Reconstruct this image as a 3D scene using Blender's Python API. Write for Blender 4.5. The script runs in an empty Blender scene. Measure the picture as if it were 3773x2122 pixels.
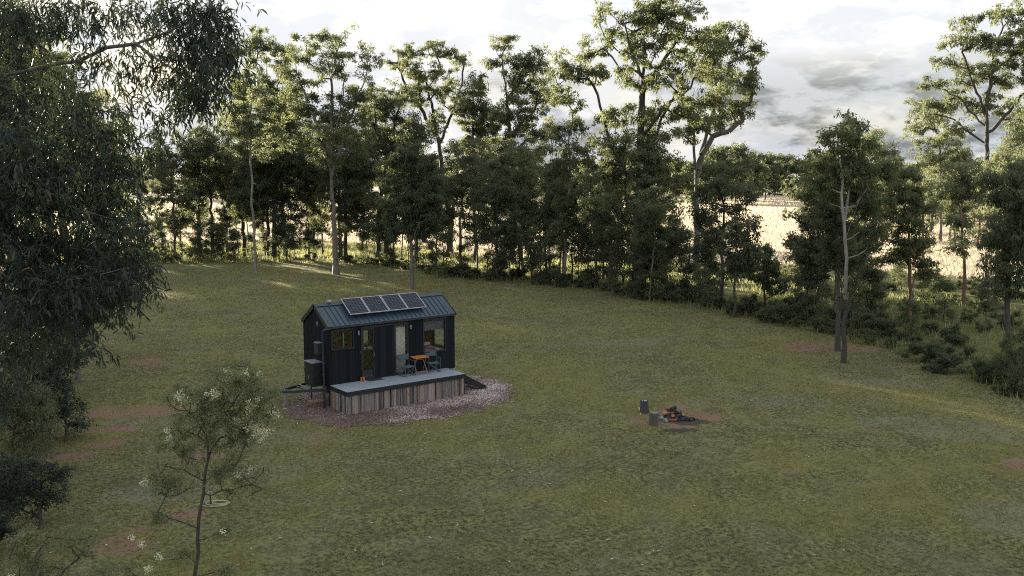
import bpy, math, random
import numpy as np
from mathutils import Vector

# ------------------------------------------------------------------ camera, sky, sun, exposure
S = bpy.context.scene
COL = S.collection
YAW, PITCH = 0.64865, 0.12429
CAM = np.array([-16.899, -34.842, 9.802])
cd = bpy.data.cameras.new('camera'); cam = bpy.data.objects.new('camera', cd); COL.objects.link(cam)
cam.location = CAM; cam.rotation_euler = (math.pi/2 - PITCH, 0, -YAW)
cd.sensor_width = 36.0; cd.lens = 3434.4/3773*36; cd.clip_start = 0.1; cd.clip_end = 6000
S.camera = cam
S.view_settings.view_transform = 'Standard'; S.view_settings.look = 'None'
S.view_settings.gamma = 1.0; S.view_settings.exposure = 2.25
S.cycles.max_bounces = 6; S.cycles.diffuse_bounces = 3; S.cycles.glossy_bounces = 2
S.cycles.transmission_bounces = 4; S.cycles.transparent_max_bounces = 8
S.cycles.use_denoising = False; S.cycles.pixel_filter_type = 'BLACKMAN_HARRIS'; S.cycles.filter_width = 1.1
S.cycles.use_adaptive_sampling = True; S.cycles.adaptive_threshold = 0.008
S.cycles.sample_clamp_indirect = 4.0

SUN_EL, SUN_AZ = math.radians(8.5), math.radians(-2.5)      # azimuth clockwise from +Y
sl = bpy.data.lights.new('sun', 'SUN'); so = bpy.data.objects.new('sun', sl); COL.objects.link(so)
sl.energy = 5.0; sl.angle = math.radians(0.5); sl.color = (1.0, 0.88, 0.70)
sd = Vector((math.sin(SUN_AZ)*math.cos(SUN_EL), math.cos(SUN_AZ)*math.cos(SUN_EL), math.sin(SUN_EL)))
so.rotation_euler = sd.to_track_quat('Z', 'Y').to_euler(); so.location = (0, 60, 60)

def N(t, kind, **kw):
    n = t.nodes.new(kind)
    for k, v in kw.items():
        if k.startswith('i_'):
            n.inputs[k[2:].replace('_', ' ')].default_value = v
        else: setattr(n, k, v)
    return n
def mth(t, op, a, b=None, c=None, clamp=False):
    n = t.nodes.new('ShaderNodeMath'); n.operation = op; n.use_clamp = clamp
    for i, v in enumerate((a, b, c)):
        if v is None: continue
        if isinstance(v, (int, float)): n.inputs[i].default_value = v
        else: t.links.new(v, n.inputs[i])
    return n.outputs[0]
def ramp(t, fac, stops, interp='LINEAR'):
    n = t.nodes.new('ShaderNodeValToRGB'); n.color_ramp.interpolation = interp
    e = n.color_ramp.elements
    while len(e) < len(stops): e.new(0.5)
    for el, (p, c) in zip(e, stops):
        el.position = p; el.color = (c, c, c, 1) if isinstance(c, (int, float)) else (*c, 1)
    if fac is not None: t.links.new(fac, n.inputs[0])
    return n.outputs[0]
def mix(t, fac, a, b, mode='MIX'):
    n = t.nodes.new('ShaderNodeMix'); n.data_type = 'RGBA'; n.blend_type = mode
    for idx, v in ((0, fac), (6, a), (7, b)):
        if isinstance(v, (int, float)): n.inputs[idx].default_value = v if idx == 0 else (v, v, v, 1)
        elif isinstance(v, tuple): n.inputs[idx].default_value = (*v, 1)
        else: t.links.new(v, n.inputs[idx])
    return n.outputs[2]
def noise(t, vec, scale, detail=4, rough=0.55, w=None, dist=0.0):
    n = t.nodes.new('ShaderNodeTexNoise'); n.inputs['Scale'].default_value = scale
    n.inputs['Detail'].default_value = detail; n.inputs['Roughness'].default_value = rough
    n.inputs['Distortion'].default_value = dist
    if vec is not None: t.links.new(vec, n.inputs['Vector'])
    return n.outputs['Fac']

W = bpy.data.worlds.new('World'); S.world = W; W.use_nodes = True
t = W.node_tree; t.nodes.clear()
sky = N(t, 'ShaderNodeTexSky', sky_type='NISHITA', sun_disc=False, sun_elevation=SUN_EL, sun_rotation=SUN_AZ,
        air_density=1.0, dust_density=2.5, ozone_density=1.5)
tc = N(t, 'ShaderNodeTexCoord'); sx = N(t, 'ShaderNodeSeparateXYZ'); t.links.new(tc.outputs['Generated'], sx.inputs[0])
X, Y, Z = sx.outputs
den = mth(t, 'ADD', mth(t, 'MAXIMUM', Z, 0.0), 0.40)
cv = N(t, 'ShaderNodeCombineXYZ')
t.links.new(mth(t, 'DIVIDE', X, den), cv.inputs[0]); t.links.new(mth(t, 'DIVIDE', Y, den), cv.inputs[1])
t.links.new(mth(t, 'MULTIPLY', Z, 3.0), cv.inputs[2])
cn = noise(t, cv.outputs[0], 1.5, 9, 0.58, dist=0.3)              # large cloud masses
cn2 = noise(t, cv.outputs[0], 3.6, 9, 0.58, dist=0.25)              # their billows
mask = ramp(t, mth(t, 'ADD', mth(t, 'MULTIPLY', cn, 0.7), mth(t, 'MULTIPLY', cn2, 0.3)), [(0.36, 0.72), (0.52, 1.0)])
azr = mth(t, 'ADD', mth(t, 'MULTIPLY', X, 0.82), mth(t, 'MULTIPLY', Y, 0.2))   # grows away from the sun
low = ramp(t, Z, [(0.0, 0.75), (0.035, 1.0), (0.085, 0.9), (0.125, 0.15), (0.17, 0.0)])
away = ramp(t, azr, [(0.35, 0.25), (0.75, 1.0)])
thick = mth(t, 'MULTIPLY', mth(t, 'MULTIPLY', low, away), ramp(t, cn2, [(0.42, 0.25), (0.51, 1.0)]))
ccol = mix(t, ramp(t, Z, [(0.10, 1.0), (0.30, 0.0)]), (0.84, 0.92, 1.0), (1.0, 0.965, 0.93)); ccol = mix(t, thick, ccol, (0.15, 0.178, 0.205))
ccol = mix(t, ramp(t, noise(t, cv.outputs[0], 8.0, 7, 0.6), [(0.42, 0.0), (0.56, 0.75)]), ccol, (0.66, 0.69, 0.74))
b1 = N(t, 'ShaderNodeBackground'); b1.inputs['Strength'].default_value = 0.05; t.links.new(sky.outputs[0], b1.inputs[0])
b2 = N(t, 'ShaderNodeBackground'); b2.inputs['Strength'].default_value = 0.262; t.links.new(ccol, b2.inputs[0])
ms = N(t, 'ShaderNodeMixShader'); t.links.new(mask, ms.inputs[0]); t.links.new(b1.outputs[0], ms.inputs[1]); t.links.new(b2.outputs[0], ms.inputs[2])
wo = N(t, 'ShaderNodeOutputWorld'); t.links.new(ms.outputs[0], wo.inputs[0])

# ------------------------------------------------------------------ measuring helpers (2576-wide photo pixels -> ground points)
K = 3773/2576
FP = 3434.4
_F = np.array([math.sin(YAW)*math.cos(PITCH), math.cos(YAW)*math.cos(PITCH), -math.sin(PITCH)])
_R = np.array([math.cos(YAW), -math.sin(YAW), 0.0]); _U = np.cross(_R, _F)
def ray(x, y): return _F*FP + _R*(x*K - 1886.5) + _U*(1061 - y*K)
def G(x, y, z=0.0):
    d = ray(x, y); return CAM + d*((z - CAM[2])/d[2])
def at_depth(x, y, dep): return CAM + ray(x, y)/FP*dep
def depth(P): return float((np.array(P) - CAM) @ _F)

# ------------------------------------------------------------------ mesh helpers
def tagit(o, label=None, cat=None, group=None, kind=None):
    if label: o['label'] = label
    if cat: o['category'] = cat
    if group: o['group'] = group
    if kind: o['kind'] = kind
    return o
def empty(name, loc, label=None, cat=None, group=None, rz=0.0):
    o = bpy.data.objects.new(name, None); COL.objects.link(o); o.location = loc; o.rotation_euler = (0, 0, rz)
    o.empty_display_size = 0.2
    return tagit(o, label, cat, group)
def npmesh(name, V, faces, m, parent=None, attr=None, smooth=False, loc=None):
    """faces: list of (n,k) int arrays; attr: dict name -> per-vertex float array"""
    V = np.asarray(V, dtype=np.float32)
    if loc is not None: V = V - np.asarray(loc, dtype=np.float32)
    me = bpy.data.meshes.new(name); me.vertices.add(len(V)); me.vertices.foreach_set('co', V.ravel())
    li = np.concatenate([f.ravel() for f in faces]).astype(np.int32)
    tot = np.concatenate([np.full(len(f), f.shape[1]) for f in faces]).astype(np.int32)
    st = np.concatenate([[0], np.cumsum(tot)[:-1]]).astype(np.int32)
    me.loops.add(len(li)); me.loops.foreach_set('vertex_index', li)
    me.polygons.add(len(tot)); me.polygons.foreach_set('loop_start', st); me.polygons.foreach_set('loop_total', tot)
    if smooth: me.polygons.foreach_set('use_smooth', np.ones(len(tot), dtype=bool))
    for k, a in (attr or {}).items():
        at = me.attributes.new(k, 'FLOAT', 'POINT'); at.data.foreach_set('value', np.asarray(a, dtype=np.float32))
    me.update(calc_edges=True)
    if isinstance(m, (list, tuple)):
        for q in m: me.materials.append(q)
    else: me.materials.append(m)
    o = bpy.data.objects.new(name, me); COL.objects.link(o)
    if loc is not None and parent is None: o.location = loc
    if parent is not None: o.parent = parent
    return o
def wloc(o):
    v = np.zeros(3)
    while o is not None: v = v + np.array(o.location); o = o.parent
    return v
class MB:
    """collects boxes, bars and tubes in world coordinates; build() links them as one mesh"""
    def __init__(s): s.v = []; s.f = []; s.t = []
    def add(s, v, f, tint=0.5):
        b = len(s.v); s.v += [tuple(map(float, p)) for p in v]; s.f += [tuple(i + b for i in q) for q in f]; s.t += [tint]*len(v)
    def box(s, x0, x1, y0, y1, z0, z1, tint=0.5):
        s.add([(x0,y0,z0),(x1,y0,z0),(x1,y1,z0),(x0,y1,z0),(x0,y0,z1),(x1,y0,z1),(x1,y1,z1),(x0,y1,z1)],
              [(0,3,2,1),(4,5,6,7),(0,1,5,4),(1,2,6,5),(2,3,7,6),(3,0,4,7)], tint); return s
    def bar(s, a, b, w, h, up=(0,0,1), tint=0.5):
        a = np.array(a, float); b = np.array(b, float); d = b - a; d /= np.linalg.norm(d)
        u = np.array(up, float); sd_ = np.cross(d, u)
        if np.linalg.norm(sd_) < 1e-4: sd_ = np.cross(d, (1, 0, 0))
        sd_ /= np.linalg.norm(sd_); u = np.cross(sd_, d)
        v = [p + sd_*(i*w/2) + u*(j*h/2) for p in (a, b) for i, j in ((-1,-1),(1,-1),(1,1),(-1,1))]
        s.add(v, [(0,1,2,3),(7,6,5,4),(0,4,5,1),(1,5,6,2),(2,6,7,3),(3,7,4,0)], tint); return s
    def tube(s, pts, r, n=8, cap=True, tint=0.5):
        pts = [np.array(p, float) for p in pts]; rs = r if isinstance(r, (list, tuple)) else [r]*len(pts)
        v = []; ref = None
        for i, p in enumerate(pts):
            d = pts[min(i+1, len(pts)-1)] - pts[max(i-1, 0)]; d /= (np.linalg.norm(d) + 1e-9)
            if ref is None: ref = np.array((0, 0, 1.0)) if abs(d[2]) < 0.9 else np.array((1.0, 0, 0))
            a = np.cross(d, ref); a /= np.linalg.norm(a); b_ = np.cross(d, a); ref = np.cross(a, d)
            for k in range(n):
                an = 2*math.pi*k/n; v.append(p + (a*math.cos(an) + b_*math.sin(an))*rs[i])
        f = [(i*n+k, i*n+(k+1) % n, (i+1)*n+(k+1) % n, (i+1)*n+k) for i in range(len(pts)-1) for k in range(n)]
        if cap: f += [tuple(range(n-1, -1, -1)), tuple((len(pts)-1)*n+k for k in range(n))]
        s.add(v, f, tint); return s
    def lathe(s, c, prof, n=16, tint=0.5, rough=0.0, rnd=None):
        v = []
        for (r, z) in prof:
            for k in range(n):
                an = 2*math.pi*k/n; rr = r*(1 + (rnd.uniform(-rough, rough) if rnd else 0))
                v.append((c[0]+rr*math.cos(an), c[1]+rr*math.sin(an), c[2]+z))
        m = len(prof)
        f = [(i*n+k, i*n+(k+1) % n, (i+1)*n+(k+1) % n, (i+1)*n+k) for i in range(m-1) for k in range(n)]
        f += [tuple(range(n-1, -1, -1)), tuple((m-1)*n+k for k in range(n))]
        s.add(v, f, tint); return s
    def build(s, name, m, parent=None, loc=None, bevel=0.0, smooth=False, label=None):
        off = wloc(parent) if parent is not None else (np.array(loc) if loc is not None else np.zeros(3))
        me = bpy.data.meshes.new(name); me.from_pydata([tuple(np.array(p) - off) for p in s.v], [], s.f)
        a = me.attributes.new('tint', 'FLOAT', 'POINT'); a.data.foreach_set('value', np.array(s.t, dtype=np.float32))
        if smooth: me.polygons.foreach_set('use_smooth', np.ones(len(me.polygons), dtype=bool))
        me.materials.append(m); me.update()
        o = bpy.data.objects.new(name, me); COL.objects.link(o)
        if parent is not None: o.parent = parent
        elif loc is not None: o.location = loc
        if bevel:
            b = o.modifiers.new('bevel', 'BEVEL'); b.width = bevel; b.segments = 2; b.limit_method = 'ANGLE'
        if label: o['label'] = label
        return o

# ------------------------------------------------------------------ materials
def mat(name, c0, c1=None, rough=0.7, scale=8.0, bump=0.0, metal=0.0, stretch=(1, 1, 1), tint=None, spec=0.5, bscale=None):
    m = bpy.data.materials.new(name); m.use_nodes = True; t = m.node_tree; p = t.nodes['Principled BSDF']
    p.inputs['Roughness'].default_value = rough; p.inputs['Metallic'].default_value = metal
    p.inputs['Specular IOR Level'].default_value = spec
    tc = N(t, 'ShaderNodeTexCoord'); mp = N(t, 'ShaderNodeMapping'); mp.inputs['Scale'].default_value = stretch
    t.links.new(tc.outputs['Object'], mp.inputs[0])
    f = noise(t, mp.outputs[0], scale, 6, 0.6)
    col = ramp(t, f, [(0.3, c0), (0.7, c1 or c0)])
    if tint:
        a = N(t, 'ShaderNodeAttribute', attribute_name='tint')
        col = mix(t, ramp(t, a.outputs['Fac'], [(0.0, 1.0), (1.0, 0.0)]), col, tint, 'MIX') if isinstance(tint, tuple) else col
    t.links.new(col, p.inputs['Base Color'])
    if bump:
        b = N(t, 'ShaderNodeBump'); b.inputs['Strength'].default_value = bump; b.inputs['Distance'].default_value = 0.02
        t.links.new(noise(t, mp.outputs[0], bscale or scale*2, 6, 0.65), b.inputs['Height']); t.links.new(b.outputs[0], p.inputs['Normal'])
    return m
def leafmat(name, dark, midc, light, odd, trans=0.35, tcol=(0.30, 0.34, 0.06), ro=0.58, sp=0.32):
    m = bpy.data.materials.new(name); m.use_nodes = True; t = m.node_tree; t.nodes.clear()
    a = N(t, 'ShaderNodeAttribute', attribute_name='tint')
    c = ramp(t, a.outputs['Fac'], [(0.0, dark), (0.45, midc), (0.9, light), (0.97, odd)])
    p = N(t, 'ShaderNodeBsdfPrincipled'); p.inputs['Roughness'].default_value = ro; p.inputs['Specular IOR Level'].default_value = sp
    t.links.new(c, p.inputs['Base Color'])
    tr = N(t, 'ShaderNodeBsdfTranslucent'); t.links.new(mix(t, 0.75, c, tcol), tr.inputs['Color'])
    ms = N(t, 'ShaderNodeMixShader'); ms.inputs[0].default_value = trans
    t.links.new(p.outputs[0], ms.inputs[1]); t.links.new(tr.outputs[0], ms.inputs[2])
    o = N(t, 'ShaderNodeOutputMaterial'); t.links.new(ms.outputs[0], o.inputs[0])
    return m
LEAF = {
 'gum':   leafmat('gum_leaves', (0.038, 0.050, 0.034), (0.075, 0.092, 0.052), (0.150, 0.165, 0.085), (0.22, 0.14, 0.05), 0.42, (0.30, 0.33, 0.12)),
 'dark':  leafmat('dense_leaves', (0.030, 0.040, 0.030), (0.058, 0.072, 0.046), (0.115, 0.130, 0.072), (0.15, 0.13, 0.05), 0.38, (0.26, 0.29, 0.12)),
 'pale':  leafmat('pale_leaves', (0.050, 0.064, 0.044), (0.090, 0.108, 0.070), (0.16, 0.175, 0.105), (0.26, 0.19, 0.08), 0.45, (0.32, 0.35, 0.15)),
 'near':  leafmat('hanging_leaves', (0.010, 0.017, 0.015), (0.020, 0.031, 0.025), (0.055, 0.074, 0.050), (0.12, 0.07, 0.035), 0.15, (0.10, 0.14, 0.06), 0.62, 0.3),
 'wattle': leafmat('wattle_leaves', (0.060, 0.072, 0.042), (0.130, 0.145, 0.078), (0.26, 0.265, 0.145), (0.30, 0.29, 0.14), 0.38, (0.26, 0.27, 0.10)),
}
def stocking(name):
    m = mat(name, (0.10, 0.088, 0.078), (0.30, 0.275, 0.25), 0.8, 1.6, 0.35, stretch=(3, 3, 0.6)); t = m.node_tree; p = t.nodes['Principled BSDF']; l = p.inputs['Base Color'].links[0].from_socket
    tc = N(t, 'ShaderNodeTexCoord'); s = N(t, 'ShaderNodeSeparateXYZ'); t.links.new(tc.outputs['Object'], s.inputs[0])
    nz = noise(t, tc.outputs['Object'], 2.5, 4, 0.6)
    k = ramp(t, mth(t, 'ADD', mth(t, 'DIVIDE', s.outputs[2], 10.0), mth(t, 'MULTIPLY', nz, 0.4)), [(0.50, 0.0), (0.66, 1.0)])
    t.links.new(mix(t, k, (0.045, 0.036, 0.030), l), p.inputs['Base Color']); return m
BARK = {
 'stocking': stocking('bark_rough_below_pale_above'),
 'dark': mat('dark_bark', (0.030, 0.025, 0.021), (0.085, 0.070, 0.058), 0.9, 3, 0.6, stretch=(4, 4, 0.6)),
 'pale': mat('pale_bark', (0.08, 0.07, 0.062), (0.27, 0.25, 0.23), 0.8, 1.6, 0.3, stretch=(3, 3, 0.6)),
 'mid':  mat('grey_bark', (0.075, 0.065, 0.056), (0.17, 0.15, 0.13), 0.85, 3, 0.5, stretch=(4, 4, 0.6)),
 'red':  mat('reddish_bark', (0.09, 0.045, 0.03), (0.22, 0.12, 0.08), 0.85, 3, 0.5, stretch=(4, 4, 0.6)),
}
# ------------------------------------------------------------------ ground
EDGE = np.array([(-180, 112.0), (4.7, 112.0), (12.2, 109.0), (15.9, 107.0), (20.7, 104.0), (24.4, 103.5), (29.2, 98.2), (33.3, 85.8), (39.9, 79.3),
                 (47.2, 68.9), (53.1, 62.7), (59.8, 54.6), (64.0, 47.8), (67.0, 43.7), (72, 39.0), (90, 33.0), (180, 33.0)])
def edge_r(az): return np.interp(az, EDGE[:, 0], EDGE[:, 1])
def polar(x, y):
    dx, dy = x - CAM[0], y - CAM[1]
    return np.degrees(np.arctan2(dx, dy)), np.hypot(dx, dy)
def vnoise(x, y, seed=0):
    """smooth value noise, numpy only"""
    r = np.random.RandomState(seed); T = r.rand(256, 256)
    xi, yi = np.floor(x).astype(int), np.floor(y).astype(int); fx, fy = x - xi, y - yi
    fx = fx*fx*(3-2*fx); fy = fy*fy*(3-2*fy)
    g = lambda a, b: T[a % 256, b % 256]
    return (g(xi, yi)*(1-fx) + g(xi+1, yi)*fx)*(1-fy) + (g(xi, yi+1)*(1-fx) + g(xi+1, yi+1)*fx)*fy
def fbm(x, y, seed=0, o=4):
    s, a, n = 0, 1, 0
    for i in range(o): s = s + a*vnoise(x*2**i, y*2**i, seed+i); n += a; a *= 0.55
    return s/n
def blob(x, y, px, py, rx, ry, rot=0.0, seed=0, soft=0.35):
    """irregular patch centred on the ground under photo pixel (px,py); rx, ry in metres; 1 inside"""
    c = G(px, py); dx, dy = x - c[0], y - c[1]; cs, sn = math.cos(rot), math.sin(rot)
    u, v = (dx*cs + dy*sn)/rx, (-dx*sn + dy*cs)/ry
    d = np.sqrt(u*u + v*v) + (fbm(x*1.3, y*1.3, seed, 4) - 0.5)*1.1
    return np.clip((1 - d)/soft + 0.5, 0, 1)
def gravel_mask(x, y):
    n = (fbm(x*1.7, y*1.7, 77, 4) - 0.5)*0.45
    d1 = np.hypot((x - 3.3)/5.35, (y + 0.3)/3.9); d2 = np.hypot((x + 0.2)/1.7, (y + 0.7)/2.1)
    return np.clip((1.0 - np.minimum(d1, d2) - n)/0.10 + 0.5, 0, 1)
rot0 = -YAW
DIRT = [(2100, 872, 3.1, 1.8, -0.65, 1), (2120, 874, 2.4, 1.3, -0.65, 17), (1700, 1050, 2.0, 1.6, -0.3, 2), (370, 910, 0.9, 1.1, 0, 3), (340, 1036, 2.2, 1.0, -0.5, 4),
        (285, 1082, 1.2, 0.6, -0.5, 5), (240, 1120, 0.9, 0.5, -0.4, 6), (500, 1150, 0.8, 0.6, -0.3, 7), (480, 1290, 0.6, 0.4, -0.3, 8),
        (290, 1370, 0.9, 0.6, -0.6, 9), (330, 1340, 0.5, 0.3, 0, 10), (2112, 966, 0.35, 0.25, 0, 11), (1560, 1090, 0.3, 0.2, 0, 12),
        (2555, 1165, 0.7, 0.5, 0, 13), (170, 1150, 1.0, 0.6, 0, 14), (800, 1100, 0.5, 0.3, 0, 15), (410, 1035, 0.9, 0.6, -.4, 16)]
GREY = [(700, 1105, 2.0, 0.9, -0.4, 21), (420, 1060, 2.2, 1.4, -0.5, 22), (1950, 1010, 2.4, 1.0, -0.9, 23), (1560, 860, 3.2, 1.5, -0.5, 24),
        (2380, 1080, 3.0, 1.6, -1.0, 25), (1100, 840, 2.5, 1.4, 0, 26), (2200, 960, 3.0, 0.7, -1.0, 27), (1350, 1200, 1.4, 0.8, 0, 28),
        (700, 1180, 1.2, 0.7, 0, 29), (2500, 1300, 1.3, 1.0, 0, 30), (400, 1240, 1.6, 1.0, 0, 31), (1000, 650, 8, 3, -0.5, 32)]
ASH = [(1705, 1058, .75, 0.6, -0.4, 41), (1740, 1066, .7, 0.45, -0.4, 42), (1715, 1086, .9, 0.3, -0.6, 44)]
YEL = [(1330, 1250, 1.2, 0.4, -0.4, 51), (1150, 850, 4.0, 1.2, -0.4, 52), (900, 720, 7.0, 2.4, -0.4, 53), (1400, 1120, 1.3, 0.5, 0, 54),
       (1900, 850, 3.0, 1.0, -0.7, 55), (1300, 960, 2.4, 0.8, -0.4, 56), (1950, 1180, 1.6, 0.7, -.5, 57), (500, 740, 6, 2.5, -.3, 58)]
def many(x, y, L):
    m = np.zeros_like(x)
    for (px, py, rx, ry, ro, sd_) in L: m = np.maximum(m, blob(x, y, px, py, rx, ry, ro, sd_))
    return m
def axis(lo, hi, step, far, grow=1.16):
    a = list(np.arange(lo, hi, step)); s = step
    while a[-1] < far: s *= grow; a.append(a[-1] + s)
    s = step; b = []
    x = lo
    while x > -far: s *= grow; x -= s; b.append(x)
    return np.array(b[::-1] + a)
gx, gy = axis(-18, 46, 0.22, 2600), axis(-24, 34, 0.22, 2600)
GX, GY = np.meshgrid(gx, gy); shp = GX.shape
az, rr = polar(GX, GY); er = edge_r(az)
inside = rr < er
GZ = (fbm(GX*0.9, GY*0.9, 5, 3) - 0.5)*0.05 + (fbm(GX*0.12, GY*0.12, 8, 2) - 0.5)*0.16
flat = np.clip(1 - np.maximum(np.abs(GX - 3)/9, np.abs(GY)/8), 0, 1) > 0
near = np.hypot((GX - 3)/1.3, GY)
GZ *= np.clip((near - 4)/8, 0, 1)*np.clip((400 - rr)/200, 0, 1)
c = G(1800, 900); GZ -= 0.10*np.exp(-((GX-c[0])**2 + (GY-c[1])**2)/1.2)
def ground_z(x, y):
    x = np.asarray(x, float); y = np.asarray(y, float)
    z = (fbm(x*0.9, y*0.9, 5, 3) - 0.5)*0.05 + (fbm(x*0.12, y*0.12, 8, 2) - 0.5)*0.16
    z = z*np.clip((np.hypot((x - 3)/1.3, y) - 4)/8, 0, 1)*np.clip((400 - polar(x, y)[1])/200, 0, 1)
    return z - 0.10*np.exp(-((x-c[0])**2 + (y-c[1])**2)/1.2)
n_ = GX.size; idx = np.arange(n_).reshape(shp)
quads = np.stack([idx[:-1, :-1].ravel(), idx[:-1, 1:].ravel(), idx[1:, 1:].ravel(), idx[1:, :-1].ravel()], 1)
nz = (fbm(GX*0.08, GY*0.08, 9, 3) - 0.5)*34
fieldm = np.clip((rr - er - 22 - nz*0.6 - np.clip((az-38)*0.9, 0, 28))/14, 0, 1)*np.clip((az + 10)/10, 0, 1)
rough_m = np.clip((rr - er + (fbm(GX*.5, GY*.5, 3, 3)-.5)*4)/1.5, 0, 1)
def gm():
    m = bpy.data.materials.new('lawn_and_paddock'); m.use_nodes = True; t = m.node_tree; p = t.nodes['Principled BSDF']
    p.inputs['Roughness'].default_value = 0.95; p.inputs['Specular IOR Level'].default_value = 0.1
    tc = N(t, 'ShaderNodeTexCoord'); O = tc.outputs['Object']
    A = {k: N(t, 'ShaderNodeAttribute', attribute_name=k).outputs['Fac'] for k in ('dirt', 'grey', 'ash', 'yel', 'field', 'wild')}
    nf = noise(t, O, 7.0, 8, 0.7); nm = noise(t, O, 1.1, 6, 0.6); nl = noise(t, O, 0.13, 6, 0.65); nff = noise(t, O, 24, 4, 0.7)
    nb = noise(t, O, 0.45, 5, 0.65)
    g = mix(t, ramp(t, nf, [(0.40, 0.0), (0.56, 1.0)]), (0.048, 0.047, 0.023), (0.228, 0.208, 0.088))  # dark tone holds soil gaps and painted shade between turf lumps
    g = mix(t, ramp(t, nb, [(0.45, 0.0), (0.64, 0.38)]), g, (0.200, 0.198, 0.128))        # worn, greyer turf
    g = mix(t, ramp(t, nm, [(0.50, 0.0), (0.66, 0.5)]), g, (0.070, 0.074, 0.036))
    g = mix(t, ramp(t, nl, [(0.46, 0.0), (0.60, 0.60)]), g, (0.190, 0.172, 0.055)); g = mix(t, ramp(t, nl, [(0.34, 0.35), (0.46, 0.0)]), g, (0.075, 0.082, 0.048))
    g = mix(t, mth(t, 'MULTIPLY', A['yel'], ramp(t, nm, [(0.40, 0.0), (0.62, 0.6)])), g, (0.225, 0.198, 0.065))
    g = mix(t, mth(t, 'MULTIPLY', A['grey'], ramp(t, nf, [(0.42, 0.10), (0.62, 0.65)])), g, (0.205, 0.195, 0.150))
    rag = mth(t, 'ADD', mth(t, 'MULTIPLY', nf, 0.8), mth(t, 'MULTIPLY', nm, 0.4))
    dm = mth(t, 'MULTIPLY', mth(t, 'SUBTRACT', mth(t, 'ADD', A['dirt'], 0.0), rag), 5.0, clamp=True)
    dm = mth(t, 'ADD', mth(t, 'MULTIPLY', dm, 1.0), 0.28, clamp=False)
    dmask = mth(t, 'MULTIPLY', ramp(t, mth(t, 'ADD', mth(t, 'MULTIPLY', A['dirt'], 0.32), mth(t, 'ADD', mth(t, 'MULTIPLY', nf, 0.85), mth(t, 'MULTIPLY', nm, 0.55))), [(0.94, 0.0), (1.0, 1.0)]), 0.85)
    soil = mix(t, nm, (0.24, 0.125, 0.095), (0.30, 0.20, 0.155))
    soil = mix(t, ramp(t, nff, [(0.3, 0.0), (0.7, 0.5)]), soil, (0.16, 0.08, 0.055))
    g = mix(t, dmask, g, soil)
    am = mth(t, 'MULTIPLY', ramp(t, mth(t, 'ADD', A['ash'], mth(t, 'MULTIPLY', nf, 0.6)), [(0.72, 0.0), (1.0, 1.0)]), 0.75)
    g = mix(t, am, g, (0.045, 0.042, 0.041))
    wild = mix(t, nf, (0.05, 0.058, 0.022), (0.15, 0.16, 0.06)); wild = mix(t, ramp(t, nm, [(.45, 0.), (.6, .7)]), wild, (0.18, 0.155, 0.075))
    g = mix(t, A['wild'], g, wild)
    st = N(t, 'ShaderNodeMapping'); st.inputs['Scale'].default_value = (0.05, 0.25, 1); st.inputs['Rotation'].default_value = (0, 0, 0.6); t.links.new(O, st.inputs[0])
    nw = noise(t, st.outputs[0], 1.0, 6, 0.6)
    fld = mix(t, ramp(t, nw, [(0.35, 0.0), (0.65, 1.0)]), (0.42, 0.36, 0.27), (0.56, 0.50, 0.40))
    fld = mix(t, ramp(t, nl, [(0.5, 0.0), (0.62, 0.5)]), fld, (0.35, 0.33, 0.15))
    g = mix(t, A['field'], g, fld)
    t.links.new(g, p.inputs['Base Color'])
    h = mth(t, 'ADD', mth(t, 'MULTIPLY', nf, 1.0), mth(t, 'ADD', mth(t, 'MULTIPLY', nff, 0.4), mth(t, 'MULTIPLY', nm, 1.5)))
    b = N(t, 'ShaderNodeBump'); b.inputs['Strength'].default_value = 0.9; b.inputs['Distance'].default_value = 0.10
    t.links.new(h, b.inputs['Height']); t.links.new(b.outputs[0], p.inputs['Normal'])
    return m
gr = npmesh('ground', np.stack([GX.ravel(), GY.ravel(), GZ.ravel()], 1), [quads], gm(),
            attr={'dirt': many(GX, GY, DIRT).ravel(), 'grey': many(GX, GY, GREY).ravel(), 'ash': many(GX, GY, ASH).ravel(),
                  'yel': many(GX, GY, YEL).ravel(), 'field': fieldm.ravel(), 'wild': rough_m.ravel()}, smooth=True)
tagit(gr, 'mown olive lawn running out to dry golden paddock', kind='structure')

# grass blades, near ones finer
def scatter_polar(n, az0, az1, r0, r1, rs, power=0.0):
    a = rs.uniform(az0, az1, n)
    if power == 0: r = np.exp(rs.uniform(math.log(r0), math.log(r1), n))
    else: r = np.sqrt(rs.uniform(r0*r0, r1*r1, n))
    ar = np.radians(a); return CAM[0] + r*np.sin(ar), CAM[1] + r*np.cos(ar), r
def blades(name, x, y, h, w, m, tint, rs, lean=0.5, zoff=0.0):
    n = len(x); z = ground_z(x, y) + zoff
    a = rs.uniform(0, 2*math.pi, n); la = rs.uniform(0, 2*math.pi, n); ln = h*rs.uniform(0, lean, n)
    P = np.stack([x, y, z], 1); sdv = np.stack([np.cos(a), np.sin(a), np.zeros(n)], 1)*(w/2)[:, None]
    tip = P + np.stack([np.cos(la)*ln, np.sin(la)*ln, h], 1)
    V = np.empty((n, 3, 3)); V[:, 0] = P - sdv; V[:, 1] = P + sdv; V[:, 2] = tip
    return npmesh(name, V.reshape(-1, 3), [np.arange(3*n).reshape(n, 3)], m, attr={'tint': np.repeat(tint, 3)})
GRASS = leafmat('turf_blades', (0.070, 0.072, 0.034), (0.150, 0.145, 0.070), (0.280, 0.260, 0.135), (0.40, 0.36, 0.24), 0.3, (0.3, 0.32, 0.07))
WILD = leafmat('wild_grass', (0.05, 0.06, 0.026), (0.12, 0.13, 0.055), (0.28, 0.27, 0.12), (0.42, 0.37, 0.22), 0.5, (0.46, 0.47, 0.18))
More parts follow.
